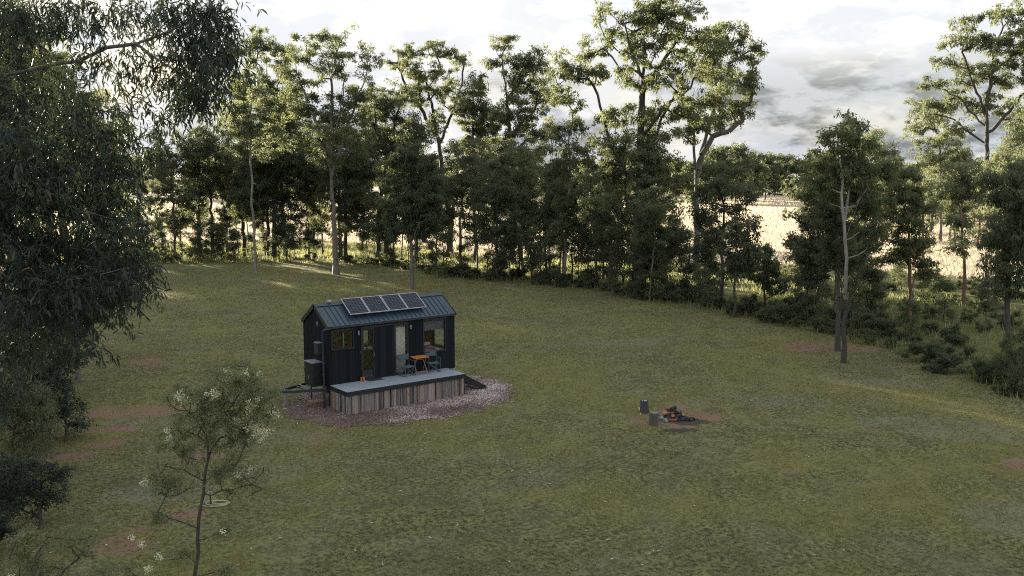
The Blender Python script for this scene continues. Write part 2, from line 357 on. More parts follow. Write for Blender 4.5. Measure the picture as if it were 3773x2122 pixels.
DRY = leafmat('dry_grass', (0.34, 0.28, 0.19), (0.50, 0.43, 0.32), (0.62, 0.56, 0.45), (0.72, 0.68, 0.58), 0.45, (0.62, 0.53, 0.40))
rs = np.random.RandomState(11)
x, y, r = scatter_polar(420000, 3, 72, 19, 100, rs)
cl = fbm(x*1.6, y*1.6, 14, 4)
dm_ = np.maximum(many(x, y, DIRT), many(x, y, ASH))*.7
keep = (r < edge_r(polar(x, y)[0])) & (gravel_mask(x, y) < 0.35) & (rs.rand(len(x)) > dm_) & (rs.rand(len(x)) < np.clip((cl - 0.36)*5, 0.12, 1)) & ~((x > -.1) & (x < 6.3) & (y > -1.7) & (y < 2.5))
x, y, r, cl = x[keep], y[keep], r[keep], cl[keep]; n = len(x); big = np.clip(r/30, 0.8, 2.6)
tagit(blades('grass', x, y, rs.uniform(0.03, 0.075, n)*np.sqrt(big), rs.uniform(0.014, 0.036, n)*big, GRASS, np.clip(rs.normal(0.40, 0.22, n) + (cl-0.5)*0.9, 0, 1), rs, 1.4),
      'short olive turf covering the clearing around the cabin', 'grass', kind='stuff')
# long grass and weeds under the trees
x, y, r = scatter_polar(330000, 8, 74, 42, 150, rs, 1); a_ = polar(x, y)[0]; er_ = edge_r(a_)
cl = fbm(x*0.5, y*0.5, 24, 4)
k = (r > er_ - 0.8 + (cl-.5)*3) & (r < er_ + 30) & (rs.rand(len(x)) < np.clip((cl-0.30)*4, 0, 1)); x, y, cl = x[k], y[k], cl[k]; n = len(x)
tagit(blades('undergrowth', x, y, rs.uniform(0.15, 0.6, n)*(0.5+cl), rs.uniform(0.03, 0.08, n), WILD, np.clip(rs.normal(0.45, 0.22, n), 0, 1), rs, 0.7),
      'rank green and straw grass under the line of trees', 'undergrowth', kind='stuff')
x, y, r = scatter_polar(400000, 8, 74, 90, 400, rs); a_ = polar(x, y)[0]
k = r > edge_r(a_) + 24 + np.clip((a_-38)*0.9, 0, 28); x, y, r = x[k], y[k], r[k]; n = len(x)
tagit(blades('paddock_grass', x, y, rs.uniform(0.2, 0.5, n), rs.uniform(0.04, 0.10, n)*np.clip(r/100, 1, 3), DRY, np.clip(rs.normal(0.5, 0.25, n), 0, 1), rs, 0.8),
      'tall dry golden grass of the paddock beyond the trees', 'dry grass', kind='stuff')
# fallen leaves and bits of bark lying on the turf
x, y, r = scatter_polar(700, 4, 72, 20, 70, rs); k = (r < edge_r(polar(x, y)[0])); x, y = x[k], y[k]; n = len(x)
a = rs.uniform(0, 6.28, n); L = rs.uniform(0.02, 0.07, n); wd = L*rs.uniform(.18, .4, n); z = ground_z(x, y) + rs.uniform(0.03, 0.05, n)
u = np.stack([np.cos(a), np.sin(a), rs.uniform(-.3, .3, n)], 1); v = np.stack([-np.sin(a), np.cos(a), rs.uniform(-.3, .3, n)], 1)
P = np.stack([x, y, z], 1); V = np.stack([P-u*L[:, None], P-v*wd[:, None], P+u*L[:, None], P+v*wd[:, None]], 1)
tagit(npmesh('leaf_litter', V.reshape(-1, 3), [np.arange(4*n).reshape(n, 4)], mat('bleached_leaf', (0.30, 0.25, 0.18), (0.60, 0.56, 0.48), 0.6, 3)),
      'bleached fallen leaves and bark scraps dotting the lawn', 'litter', kind='stuff')

# gravel pad round the cabin: sheet plus loose stones
px, py = np.meshgrid(np.arange(-4.2, 9.6, 0.12), np.arange(-5.0, 5.4, 0.12)); mk = gravel_mask(px, py)
ii = np.arange(px.size).reshape(px.shape)
q = np.stack([ii[:-1, :-1].ravel(), ii[:-1, 1:].ravel(), ii[1:, 1:].ravel(), ii[1:, :-1].ravel()], 1)
q = q[(mk.ravel()[q] > 0.5).all(1)]
used = np.unique(q); rem = -np.ones(px.size, int); rem[used] = np.arange(len(used))
gmat = mat('gravel_bed', (0.060, 0.040, 0.031), (0.20, 0.125, 0.10), 0.95, 14, 0.9)
gv = npmesh('gravel_bed', np.stack([px.ravel()[used], py.ravel()[used], np.full(len(used), 0.010) + (fbm(px.ravel()[used]*3, py.ravel()[used]*3, 4, 2)-.3)*.03], 1), [rem[q]], gmat)
tagit(gv, 'oval bed of pinkish crushed stone under the cabin', kind='structure')
n = 60000; x = rs.uniform(-4.2, 9.6, n); y = rs.uniform(-5.2, 5.4, n); k = (gravel_mask(x, y) > rs.uniform(0.05, 0.7, n)) & (rs.rand(n) < np.clip((x + 3.2)/5, .25, 1)) & ~((x > 0.1) & (x < 5.6) & (y > -1.35) & (y < 2.2)); x, y = x[k], y[k]; n = len(x)
sz = rs.uniform(0.016, 0.042, n); base = np.array([(1, 0, -.3), (-.5, .87, -.3), (-.5, -.87, -.3), (0, 0, .8)])
B = base[None]*sz[:, None, None]*rs.uniform(.6, 1.3, (n, 1, 3)); an = rs.uniform(0, 6.28, n); cs, sn = np.cos(an)[:, None], np.sin(an)[:, None]
B = np.stack([B[..., 0]*cs - B[..., 1]*sn, B[..., 0]*sn + B[..., 1]*cs, B[..., 2]], -1) + np.stack([x, y, np.full(n, 0.034)], 1)[:, None]
i4 = np.arange(n)[:, None]*4; tri = np.concatenate([i4 + np.array(f) for f in ((0, 1, 3), (1, 2, 3), (2, 0, 3))])
gm2 = bpy.data.materials.new('crushed_stone'); gm2.use_nodes = True; t = gm2.node_tree; p = t.nodes['Principled BSDF']; p.inputs['Roughness'].default_value = 0.85
a = N(t, 'ShaderNodeAttribute', attribute_name='tint')
t.links.new(ramp(t, a.outputs['Fac'], [(0.0, (0.085, 0.055, 0.044)), (0.4, (0.22, 0.155, 0.135)), (0.75, (0.36, 0.275, 0.25)), (1.0, (0.54, 0.47, 0.44))]), p.inputs['Base Color'])
gpatch = fbm(x*0.9, y*0.9, 31, 3)
tagit(npmesh('gravel', B.reshape(-1, 3), [tri], gm2, attr={'tint': np.repeat(np.clip(rs.normal(0.42, 0.27, n) + (gpatch-.5)*1.2 - np.clip((2.6 - x)*.12, 0, .45) + np.clip((x-5)*.06, 0, .15), 0, 1), 4)}),
      'loose pink and grey gravel stones round the deck', 'gravel', kind='stuff')
# ------------------------------------------------------------------ trees
def unit(v): return v/(np.linalg.norm(v, axis=-1, keepdims=True) + 1e-9)
def frusta(P, Q, rp, rq, n=6):
    """vectorised tapered tubes from P to Q"""
    d = unit(Q - P); ref = np.where(np.abs(d[:, 2:3]) > 0.9, np.array([[1.0, 0, 0]]), np.array([[0, 0, 1.0]]))
    a = unit(np.cross(d, ref)); b = np.cross(d, a); an = np.arange(n)*2*math.pi/n
    ring = a[:, None]*np.cos(an)[None, :, None] + b[:, None]*np.sin(an)[None, :, None]
    V = np.concatenate([P[:, None] + ring*rp[:, None, None], Q[:, None] + ring*rq[:, None, None]], 1)
    m = len(P); k = np.arange(n); f = np.stack([k, (k+1) % n, n+(k+1) % n, n+k], 1)
    return V.reshape(-1, 3), (f[None] + (np.arange(m)*2*n)[:, None, None]).reshape(-1, 4)
def resample(pts, step):
    pts = np.array(pts, float); out = [pts[0]]
    for a, b in zip(pts[:-1], pts[1:]):
        k = max(1, int(np.linalg.norm(b-a)/step))
        for i in range(1, k+1): out.append(a + (b-a)*i/k)
    return np.array(out)
def skeleton(trunk, limbs, clumps, r0, rs, zmin, step=0.7, wob=0.05, sagf=0.12, expo=0.52):
    pos = [p for p in trunk]; par = [-1] + list(range(len(trunk)-1))
    pos[1:-1] = [p + rs.normal(0, wob, 3)*np.array([1, 1, 0]) for p in pos[1:-1]]
    ntr = len(pos)
    for L in limbs:
        L = resample(L, step); d = np.linalg.norm(np.array(pos) - L[0], axis=1); j = int(d.argmin())
        for p in L[1:]: pos.append(p + rs.normal(0, wob*1.6, 3)); par.append(j); j = len(pos)-1
    nfix = len(pos); load = [0.0]*nfix
    if len(clumps):
        sk = np.array(pos); dd = np.linalg.norm(clumps[:, None] - sk[None], axis=2).min(1)
        for ci in np.argsort(dd):
            cpt = clumps[ci]; A = np.array(pos); v = cpt - A; d = np.linalg.norm(v, axis=1) + 1e-6
            cost = d*(1 + 0.9*np.maximum(0, -v[:, 2]/d + 0.35)); cost[A[:, 2] < min(zmin, cpt[2] - 0.2)] += 50
            j = int(cost.argmin()); p0 = A[j]; D = d[j]; k = max(1, int(D/step))
            mid = (p0 + cpt)/2 + rs.normal(0, 0.10*D, 3) + np.array([0, 0, -sagf*D])
            for i in range(1, k+1):
                s = i/k; q = (1-s)**2*p0 + 2*s*(1-s)*mid + s*s*cpt
                pos.append(q); par.append(j); load.append(0.0); j = len(pos)-1
            load[j] += 1.0
    load = np.array(load); 
    for i in range(len(pos)-1, 0, -1): load[par[i]] += load[i]
    tot = max(load[0], 1.0); P = np.array(pos); par = np.array(par)
    rad = np.maximum(r0*(np.maximum(load, 0.4)/tot)**expo, 0.010)
    # trunk tapers with height as well
    hz = (P[:ntr, 2] - P[0, 2])/max(P[ntr-1, 2] - P[0, 2], 0.1); rad[:ntr] = np.maximum(np.minimum(rad[:ntr], r0*(1 - 0.55*hz)), 0.02)
    rad[0] *= 1.35
    if ntr > 2: rad[1] *= 1.08
    return P, par, rad
def leaves(cl, rc, n, L, w, rs, droop=0.6, flat=0.7, tint0=0.42, clvar=0.16):
    """diamond leaf sprigs round each clump centre"""
    m = len(cl); rep = np.repeat(np.arange(m), n); tot = m*n
    o = unit(rs.normal(0, 1, (tot, 3)))*(rs.uniform(0, 1, (tot, 1))**0.45)*rc[rep][:, None]*rs.uniform(0.75, 1.15, (tot, 1)); o[:, 2] *= flat
    sub = rs.normal(0, 0.5, (m, 4, 3)); s2 = sub[rep, rs.randint(0, 4, tot)]*rc[rep][:, None]*0.8      # four sub-tufts per clump
    p = cl[rep] + o*0.62 + s2*np.array([1.25, 1.25, 0.8])
    d = unit(rs.normal(0, 1, (tot, 3))*(1-droop*0.6) + np.array([0, 0, -droop*1.3]) + unit(o)*0.35)
    sd_ = unit(np.cross(d, rs.normal(0, 1, (tot, 3)))); l = L*rs.uniform(0.6, 1.35, (tot, 1)); ww = w*rs.uniform(0.7, 1.3, (tot, 1))
    V = np.stack([p, p + d*l*0.45 + sd_*ww*0.5, p + d*l, p + d*l*0.45 - sd_*ww*0.5], 1)
    ct = rs.normal(tint0, clvar, m)[rep] + rs.normal(0, 0.13, tot); ct = np.where(rs.rand(tot) < 0.015, 1.0, np.minimum(ct, 0.92))
    return V.reshape(-1, 3), np.arange(4*tot).reshape(tot, 4), np.repeat(np.clip(ct, 0, 1), 4)
def make_tree(name, trunk, limbs, clumps, rc, r0, leaf, bark, rs, nleaf=120, L=0.30, w=0.10, droop=0.6, flat=0.8, zmin=None,
              label=None, cat='tree', group=None, step=0.7, sides=6, extra=None, wob=0.05, tint0=0.42):
    trunk = resample(trunk, step); base = trunk[0].copy(); trunk[0] -= np.array([0, 0, 0.15])
    P, par, rad = skeleton(trunk, limbs, clumps, r0, rs, zmin if zmin is not None else trunk[0][2] + 1.5, step, wob)
    root = empty(name, base, label, cat, group)
    a = par[1:]; V, F = frusta(P[a], P[1:], np.minimum(rad[a], rad[1:]*1.35), rad[1:], sides)
    npmesh('trunk', V - base, [F], BARK[bark], root, smooth=True)
    V, F, ti = leaves(clumps, rc, nleaf, L, w, rs, droop, flat, tint0)
    npmesh('crown', V - base, [F], LEAF[leaf], root, attr={'tint': ti})
    return root
def lobes_to_clumps(lobes, dep, cdepth, rs, dens=1.0, rcl=0.55, ground=0.3):
    """lobes (cx,cy,rx,ry) in photo pixels at the tree's own distance -> leafy clump centres with real depth"""
    C_, R_ = [], []; mpp = K/FP*dep
    for lb in lobes:
        cx, cy, rx, ry = lb[:4]; off = lb[4] if len(lb) > 4 else rs.uniform(-1, 1)*cdepth
        RX, RY = rx*mpp, ry*mpp; RZ = 0.8*(RX + RY)/2 + 0.3
        RX *= 1.08; RY *= 1.08; n = max(4, int(dens*2.2*RX*RY*3.14/(3.14*rcl*rcl)*(0.5 + 0.5*RZ/max(rcl, .2))**0.5))
        v = unit(rs.normal(0, 1, (n, 3)))*(rs.uniform(0.02, 1, (n, 1))**0.4)
        c = at_depth(cx, cy, dep + off)
        C_.append(c + _R*(v[:, 0:1]*RX) + np.array([0, 0, 1.0])*(v[:, 1:2]*RY) + np.array([_F[0], _F[1], 0])*(v[:, 2:3]*RZ))
        R_.append(rcl*rs.uniform(0.7, 1.3, n))
    C_ = np.concatenate(C_); R_ = np.concatenate(R_); k = C_[:, 2] > ground
    return C_[k], R_[k]
def hero(name, base, path, r0, lobes, label, leaf='gum', bark='dark', limbs=(), seed=0, dens=1.0, rcl=0.58, nleaf=125, L=0.27, w=0.092,
         droop=0.6, cdepth=1.5, group=None, jit=0.35, cat='tree', cshift=0.0, **kw):
    rs = np.random.RandomState(1000 + seed); g = G(*base); g[2] = float(ground_z(g[0], g[1])); dep = depth(g)
    ph = rs.uniform(0, 6.28); D = lambda i: jit*math.sin(ph + i*0.9)*i*0.5
    pts = [g] + [at_depth(x_, y_, dep + D(i+1)) for i, (x_, y_) in enumerate(path)]
    LM = []
    for L_ in limbs:
        s = rs.uniform(-1, 1)*0.8; LM.append([at_depth(x_, y_, dep + s*i*1.1) for i, (x_, y_) in enumerate(L_)])
    C_, R_ = lobes_to_clumps(lobes, dep + cshift, cdepth, rs, dens, rcl)
    if leaf == 'dark' and depth(g) > 55:
        k_ = rs.rand(len(C_)) < .78; C_, R_ = C_[k_], R_[k_]
    zc = np.percentile(C_[:, 2], 3)
    return make_tree(name, pts, LM, C_, R_, r0, leaf, bark, rs, nleaf, L, w, droop, zmin=g[2] + 0.35*(zc - g[2]), label=label, cat=cat, group=group, **kw)

HERO = [
 # left part of the clearing, behind the near eucalypt
 dict(name='gum_tree', base=(643, 687), path=[(640, 600), (634, 480), (630, 340), (632, 250)], r0=.14, bark='pale', leaf='pale', seed=1, cdepth=.8,
      lobes=[(640, 300, 50, 60), (605, 350, 40, 55), (685, 350, 45, 50), (655, 235, 35, 35), (600, 270, 35, 40)], dens=.8,
      label='slender pale-barked gum with a small light crown standing alone at the left of the lawn'),
 dict(name='gum_tree', base=(845, 690), path=[(840, 560), (833, 430)], r0=.30, bark='mid', leaf='gum', seed=2, cdepth=2.0, dens=.62,
      limbs=[[(833, 430), (800, 330), (770, 250), (745, 180)], [(833, 430), (832, 330), (836, 220), (848, 110)], [(836, 440), (860, 360), (890, 280), (930, 160)], [(832, 400), (850, 300), (870, 200)]],
      lobes=[(770, 120, 45, 30), (830, 95, 50, 30), (760, 190, 55, 40), (850, 160, 55, 40), (925, 150, 30, 40), (900, 230, 50, 40), (800, 270, 50, 45), (870, 300, 60, 50), (740, 260, 40, 45), (860, 390, 65, 45), (785, 350, 45, 45), (905, 340, 40, 40)],
      label='tall grey-trunked gum whose limbs fan out like a vase, left of the cabin roof'),
 dict(name='gum_tree', base=(690, 652), path=[(690, 500), (688, 380), (680, 250), (668, 150)], r0=.26, leaf='gum', seed=3, cdepth=2.0, dens=.8,
      limbs=[[(688, 380), (650, 280), (620, 170)], [(682, 280), (700, 200), (710, 130)]],
      lobes=[(660, 95, 45, 28), (620, 135, 40, 38), (700, 140, 40, 45), (640, 220, 60, 45), (715, 250, 50, 55), (590, 250, 45, 55), (720, 350, 55, 60), (650, 340, 50, 50)],
      label='tall gum with sunlit top rising behind the slender pale trunk'),
 dict(name='gum_tree', base=(440, 652), path=[(438, 560), (430, 420)], r0=.16, leaf='dark', seed=4, dens=.45, lobes=[(425, 370, 50, 45), (430, 440, 48, 55), (400, 510, 38, 45), (465, 490, 30, 45)],
      label='dark gum with a straight black stem, nearest to the hanging foliage at left'),
 dict(name='gum_tree', base=(500, 645), path=[(498, 470), (500, 400)], r0=.16, leaf='dark', seed=5, dens=.5, lobes=[(500, 370, 45, 45), (512, 440, 48, 45), (495, 500, 30, 30)],
      label='first of three close dark stems at left'),
 dict(name='gum_tree', base=(535, 645), path=[(530, 480), (545, 380)], r0=.2, leaf='dark', seed=6, dens=.7, lobes=[(550, 400, 48, 55), (540, 335, 45, 45), (535, 465, 40, 30)],
      label='middle one of three close dark stems at left'),
 dict(name='gum_tree', base=(570, 640), path=[(568, 560), (585, 480), (580, 420)], r0=.17, leaf='gum', seed=7, lobes=[(590, 470, 48, 38), (570, 410, 48, 45), (600, 530, 30, 30)], limbs=[[(568, 560), (560, 500), (552, 450)]],
      label='forked dark tree between the three close stems and the pale slender gum'),
 dict(name='gum_tree', base=(677, 652), path=[(674, 560), (676, 470)], r0=.24, leaf='dark', seed=8, dens=1.1, lobes=[(700, 460, 70, 50), (640, 490, 55, 45), (745, 430, 55, 60), (675, 405, 75, 48), (710, 530, 50, 28), (640, 545, 28, 26)],
      label='broad dark-crowned tree close behind the slender pale gum'),
 dict(name='gum_tree', base=(812, 645), path=[(808, 560), (800, 490)], r0=.12, leaf='gum', seed=9, lobes=[(795, 500, 38, 45), (800, 560, 28, 30), (780, 440, 40, 45)],
      label='thin dark tree just left of the vase-shaped gum'),
 dict(name='gum_tree', base=(870, 660), path=[(868, 540), (866, 430)], r0=.22, leaf='dark', seed=10, lobes=[(870, 470, 65, 60), (905, 405, 50, 50), (840, 420, 45, 50), (905, 555, 45, 35), (860, 570, 25, 30)],
      label='stocky dark tree just right of the vase-shaped gum'),
 dict(name='gum_tree', base=(950, 655), path=[(955, 520), (975, 390), (1000, 290)], r0=.28, leaf='dark', seed=11, cdepth=2, dens=.85,
      limbs=[[(962, 470), (1010, 400), (1050, 340)], [(975, 390), (945, 310), (940, 250)]],
      lobes=[(950, 245, 48, 38), (1000, 265, 50, 45), (935, 320, 55, 48), (1030, 335, 42, 42), (930, 410, 48, 48), (975, 360, 50, 40), (1010, 225, 35, 25)],
      label='leaning dark gum with spreading crown between the vase-shaped gum and the flat-topped one'),
 dict(name='gum_tree', base=(993, 672), path=[(990, 600), (988, 540)], r0=.12, leaf='dark', seed=12, lobes=[(985, 560, 35, 50), (960, 500, 38, 45), (950, 570, 35, 35)],
      label='small straight dark tree left of the round bushy one behind the cabin'),
 dict(name='bushy_tree', base=(1035, 727), path=[(1035, 650), (1032, 560), (1030, 460)], r0=.17, leaf='dark', seed=13, cdepth=.5, dens=1.25, rcl=.5, bark='mid',
      limbs=[[(1037, 690), (1046, 620), (1050, 560)]],
      lobes=[(1040, 400, 55, 38), (1005, 440, 45, 45), (1070, 450, 45, 50), (1000, 510, 42, 45), (1035, 500, 60, 50), (1080, 520, 40, 45), (1010, 570, 42, 26), (1065, 575, 48, 28)],
      label='round bushy dark tree directly behind the cabin roof'),
 dict(name='gum_tree', base=(1130, 640), path=[(1133, 560), (1118, 470), (1106, 380), (1096, 310)], r0=.42, leaf='gum', seed=14, cdepth=2.2, dens=.75,
      limbs=[[(1100, 350), (1060, 270), (1020, 215), (1000, 165)], [(1098, 330), (1085, 260), (1065, 170)], [(1105, 360), (1130, 300), (1158, 230), (1168, 165)], [(1133, 560), (1150, 480), (1172, 430), (1185, 380)]],
      lobes=[(1005, 150, 35, 22), (1055, 125, 50, 22), (1040, 175, 42, 26), (1108, 130, 40, 24), (1150, 150, 30, 24), (1100, 195, 45, 35), (1060, 240, 42, 30), (1140, 240, 38, 28), (1160, 400, 48, 42), (1150, 465, 40, 40), (1100, 300, 30, 25)],
      label='big flat-topped gum with a thick forked black trunk behind the bushy tree'),
 dict(name='bushy_tree', base=(1160, 692), path=[(1158, 600), (1162, 480)], r0=.17, leaf='dark', seed=41, cdepth=1, dens=.9, bark='red', lobes=[(1162, 395, 46, 38), (1185, 455, 42, 45), (1140, 470, 36, 45), (1180, 530, 42, 40), (1195, 590, 30, 34)],
      label='rounded dark tree right of the flat-topped gum, hiding its fork'),
 dict(name='gum_tree', base=(1098, 672), path=[(1098, 600), (1095, 500)], r0=.12, leaf='dark', seed=42, dens=.8, lobes=[(1100, 500, 34, 42), (1090, 440, 30, 35), (1105, 560, 28, 30)],
      label='thin dark tree between the round bushy tree and the flat-topped gum'),
 dict(name='gum_tree', base=(1500, 720), path=[(1500, 620), (1498, 520)], r0=.14, leaf='dark', seed=43, dens=.7, lobes=[(1500, 560, 36, 45), (1480, 610, 34, 34), (1520, 640, 30, 34), (1490, 480, 35, 40)],
      label='slight dark tree just left of the huge central trunk'),
 dict(name='gum_tree', base=(1672, 738), path=[(1670, 660), (1668, 580)], r0=.12, leaf='dark', seed=44, dens=.7, lobes=[(1670, 600, 40, 34), (1650, 650, 30, 26), (1700, 640, 30, 34)],
      label='slight dark tree just right of the huge central trunk'),
 dict(name='gum_tree', base=(1198, 655), path=[(1192, 500), (1190, 350), (1190, 260)], r0=.24, leaf='gum', seed=15, cdepth=1.5,
      lobes=[(1190, 215, 42, 28), (1180, 280, 48, 45), (1205, 360, 50, 55), (1235, 300, 40, 50), (1210, 440, 40, 45)],
      label='narrow gum filling the gap right of the flat-topped tree'),
 dict(name='gum_tree', base=(1290, 665), path=[(1288, 520), (1283, 350), (1275, 230), (1262, 140)], r0=.34, leaf='gum', seed=16, cdepth=2.2, dens=.85,
      limbs=[[(1283, 350), (1320, 300), (1365, 250)], [(1278, 250), (1310, 190), (1350, 145)], [(1284, 380), (1330, 350), (1385, 335)]],
      lobes=[(1262, 108, 38, 24), (1240, 150, 24, 22), (1300, 165, 42, 32), (1350, 155, 42, 35), (1320, 225, 55, 38), (1372, 245, 35, 38), (1290, 295, 55, 45), (1350, 315, 50, 42), (1268, 385, 55, 50), (1330, 395, 45, 40), (1290, 450, 50, 40)],
      label='tall gum with a crooked top above the middle of the tree line'),
 dict(name='gum_tree', base=(1251, 707), path=[(1250, 600), (1250, 480)], r0=.16, leaf='dark', seed=17, dens=1.1, lobes=[(1250, 415, 48, 32), (1238, 470, 48, 45), (1280, 490, 45, 45), (1230, 545, 42, 48), (1292, 570, 42, 50)],
      label='dark mid-height tree in front of the crooked-topped gum'),
 dict(name='gum_tree', base=(1318, 690), path=[(1312, 600), (1310, 520)], r0=.13, leaf='dark', seed=18, lobes=[(1320, 500, 40, 45), (1340, 560, 38, 45), (1300, 610, 30, 30)],
      label='smaller dark tree right beside the mid-height one'),
 dict(name='gum_tree', base=(1372, 700), path=[(1372, 600), (1375, 500)], r0=.13, leaf='dark', seed=19, lobes=[(1380, 540, 42, 40), (1360, 600, 35, 38), (1390, 470, 35, 40)],
      label='low dark tree just left of the thin pale-stemmed gum'),
 dict(name='gum_tree', base=(1420, 718), path=[(1425, 560), (1433, 430), (1430, 320)], r0=.14, bark='pale', leaf='gum', seed=20, dens=.8, cdepth=.8,
      lobes=[(1430, 255, 36, 36), (1422, 325, 46, 45), (1440, 400, 42, 45), (1402, 450, 36, 38), (1445, 500, 42, 45), (1420, 570, 38, 38)],
      label='thin pale-stemmed gum left of the huge central gum'),
 dict(name='gum_tree', base=(1605, 745), path=[(1603, 640), (1606, 540), (1612, 420), (1612, 300), (1618, 210), (1622, 110)], r0=.46, leaf='gum', seed=21, cdepth=2.6, dens=.72, 
      limbs=[[(1607, 470), (1560, 400), (1520, 320), (1480, 265), (1430, 262)], [(1618, 230), (1660, 160), (1700, 110), (1720, 60)], [(1618, 210), (1590, 130), (1570, 60)],
             [(1614, 340), (1670, 270), (1740, 220)], [(1520, 320), (1505, 240), (1470, 170)], [(1612, 420), (1650, 340), (1690, 250)]],
      lobes=[(1600, 25, 75, 45), (1700, 20, 75, 45), (1515, 35, 28, 25), (1640, 90, 75, 45), (1740, 90, 65, 48), (1560, 100, 55, 38), (1485, 125, 48, 26), (1430, 165, 48, 36), (1405, 200, 28, 28), (1500, 200, 45, 35),
             (1600, 180, 55, 42), (1690, 180, 60, 45), (1780, 150, 50, 50), (1790, 230, 40, 45), (1720, 270, 55, 42), (1640, 290, 55, 38), (1565, 290, 45, 36), (1540, 370, 50, 42), (1660, 370, 55, 42),
             (1600, 430, 75, 45), (1520, 450, 50, 45), (1690, 450, 48, 45), (1560, 510, 65, 45), (1660, 540, 62, 52), (1500, 510, 38, 36), (1700, 590, 35, 35), (1560, 590, 40, 35)],
      label='huge thick-trunked gum towering over the middle of the tree line'),
 dict(name='gum_tree', base=(1752, 705), path=[(1752, 560), (1752, 450), (1745, 370)], r0=.36, leaf='gum', seed=22, cdepth=2.2, dens=.8, bark='mid',
      limbs=[[(1752, 450), (1765, 380), (1790, 300), (1812, 220)], [(1745, 380), (1740, 300), (1745, 220)], [(1758, 410), (1795, 345), (1850, 315), (1895, 290)]],
      lobes=[(1830, 85, 48, 30), (1868, 135, 42, 38), (1888, 195, 30, 30), (1850, 220, 48, 38), (1800, 175, 50, 42), (1875, 270, 35, 30), (1815, 290, 55, 36), (1760, 290, 45, 40), (1730, 340, 35, 30), (1785, 110, 42, 32)],
      label='tall gum with a forking bare trunk right of the huge central gum'),
 dict(name='gum_tree', base=(1818, 770), path=[(1818, 640), (1822, 520)], r0=.16, leaf='dark', seed=23, cdepth=.7, lobes=[(1830, 425, 55, 32), (1800, 480, 50, 45), (1850, 500, 45, 45), (1820, 550, 45, 38), (1788, 590, 38, 35), (1770, 540, 35, 30)],
      label='dark young gum in front of the gap to the golden paddock, on its left'),
 dict(name='bushy_tree', base=(1845, 797), path=[(1850, 720), (1858, 640)], r0=.11, leaf='dark', seed=24, cdepth=.5, rcl=.45, lobes=[(1862, 585, 38, 38), (1845, 630, 45, 42), (1882, 635, 35, 45), (1850, 680, 30, 25)],
      label='low round bushy tree on a leaning stem right of the dark young gum'),
 dict(name='bushy_tree', base=(1922, 780), path=[(1922, 700), (1928, 640)], r0=.09, leaf='dark', seed=25, cdepth=.5, rcl=.42, lobes=[(1932, 645, 26, 30), (1920, 690, 40, 35), (1950, 700, 28, 35)],
      label='small ragged bushy tree below the gap to the golden paddock'),
 dict(name='gum_tree', base=(2122, 913), path=[(2122, 820), (2126, 740), (2130, 650), (2122, 560), (2120, 450), (2118, 370)], r0=.13, bark='stocking', leaf='gum', seed=26, cshift=1.1, cdepth=.7, dens=1.0, rcl=.42, L=.24, w=.075,
      limbs=[[(2122, 560), (2140, 480), (2150, 380)], [(2120, 450), (2105, 390), (2095, 330)], [(2124, 590), (2155, 540), (2180, 470)]],
      lobes=[(2125, 295, 26, 26), (2112, 340, 42, 35), (2150, 355, 38, 38), (2090, 405, 45, 42), (2160, 425, 48, 42), (2120, 470, 55, 45), (2060, 470, 40, 45), (2208, 440, 35, 38), (2192, 505, 42, 42), (2185, 590, 42, 38), (2240, 430, 28, 30)],
      label='pale-trunked tree with a conical crown, front one of the pair at the red bare earth'),
 dict(name='gum_tree', base=(2108, 883), path=[(2108, 780), (2108, 650), (2105, 520)], r0=.16, leaf='dark', seed=27, cdepth=.6, rcl=.42, L=.22, w=.075, lobes=[(2080, 530, 40, 40), (2100, 575, 50, 45), (2085, 640, 40, 38), (2140, 640, 40, 40), (2050, 420, 35, 35)],
      label='dark-trunked tree behind its pale twin at the red bare earth'),
 dict(name='gum_tree', base=(2055, 817), path=[(2058, 700), (2060, 600), (2050, 520)], r0=.19, leaf='dark', seed=28, cdepth=.7, rcl=.45, L=.25, w=.08, lobes=[(2030, 480, 42, 50), (2040, 550, 45, 45), (2018, 625, 36, 42), (2060, 670, 36, 36), (2030, 700, 25, 20), (2060, 610, 40, 40)],
      label='dark tree just left of the pair at the red bare earth'),
 dict(name='gum_tree', base=(2285, 823), path=[(2290, 740), (2285, 640), (2282, 540)], r0=.15, leaf='gum', seed=29, cdepth=.6, rcl=.45, L=.25, w=.08, bark='red', limbs=[[(2287, 760), (2300, 690), (2305, 640)]],
      lobes=[(2290, 440, 40, 28), (2268, 485, 42, 38), (2310, 505, 40, 38), (2270, 555, 48, 36), (2300, 610, 52, 42), (2258, 650, 34, 26), (2330, 665, 28, 34)],
      label='bushy young gum on a crooked reddish stem, right of the pale-trunked pair'),
 dict(name='gum_tree', base=(2423, 775), path=[(2425, 680), (2420, 560), (2425, 470)], r0=.14, leaf='pale', seed=30, cdepth=.7, bark='red', rcl=.5, dens=.8, lobes=[(2430, 425, 45, 30), (2398, 465, 40, 38), (2450, 495, 40, 42), (2420, 550, 38, 30), (2410, 610, 30, 30)],
      label='thin red-stemmed gum with pale sparse leaves left of the right-edge tree'),
 dict(name='gum_tree', base=(2538, 970), path=[(2536, 850), (2536, 700), (2545, 560)], r0=.17, leaf='dark', seed=31, cdepth=.5, rcl=.4, L=.22, w=.06, droop=.8, dens=1.0, lobes=[(2520, 470, 50, 40), (2570, 430, 50, 40), (2540, 550, 60, 52), (2505, 620, 45, 50), (2560, 660, 55, 50), (2505, 700, 36, 36), (2600, 560, 60, 90), (2540, 730, 40, 25)],
      label='dark drooping-leaved tree standing nearest at the right edge of the lawn'),
 dict(name='gum_tree', base=(2490, 640), path=[(2487, 480), (2482, 350), (2484, 250)], r0=.42, leaf='pale', seed=32, cdepth=2.5, dens=.75, rcl=.7, L=.36, w=.12,
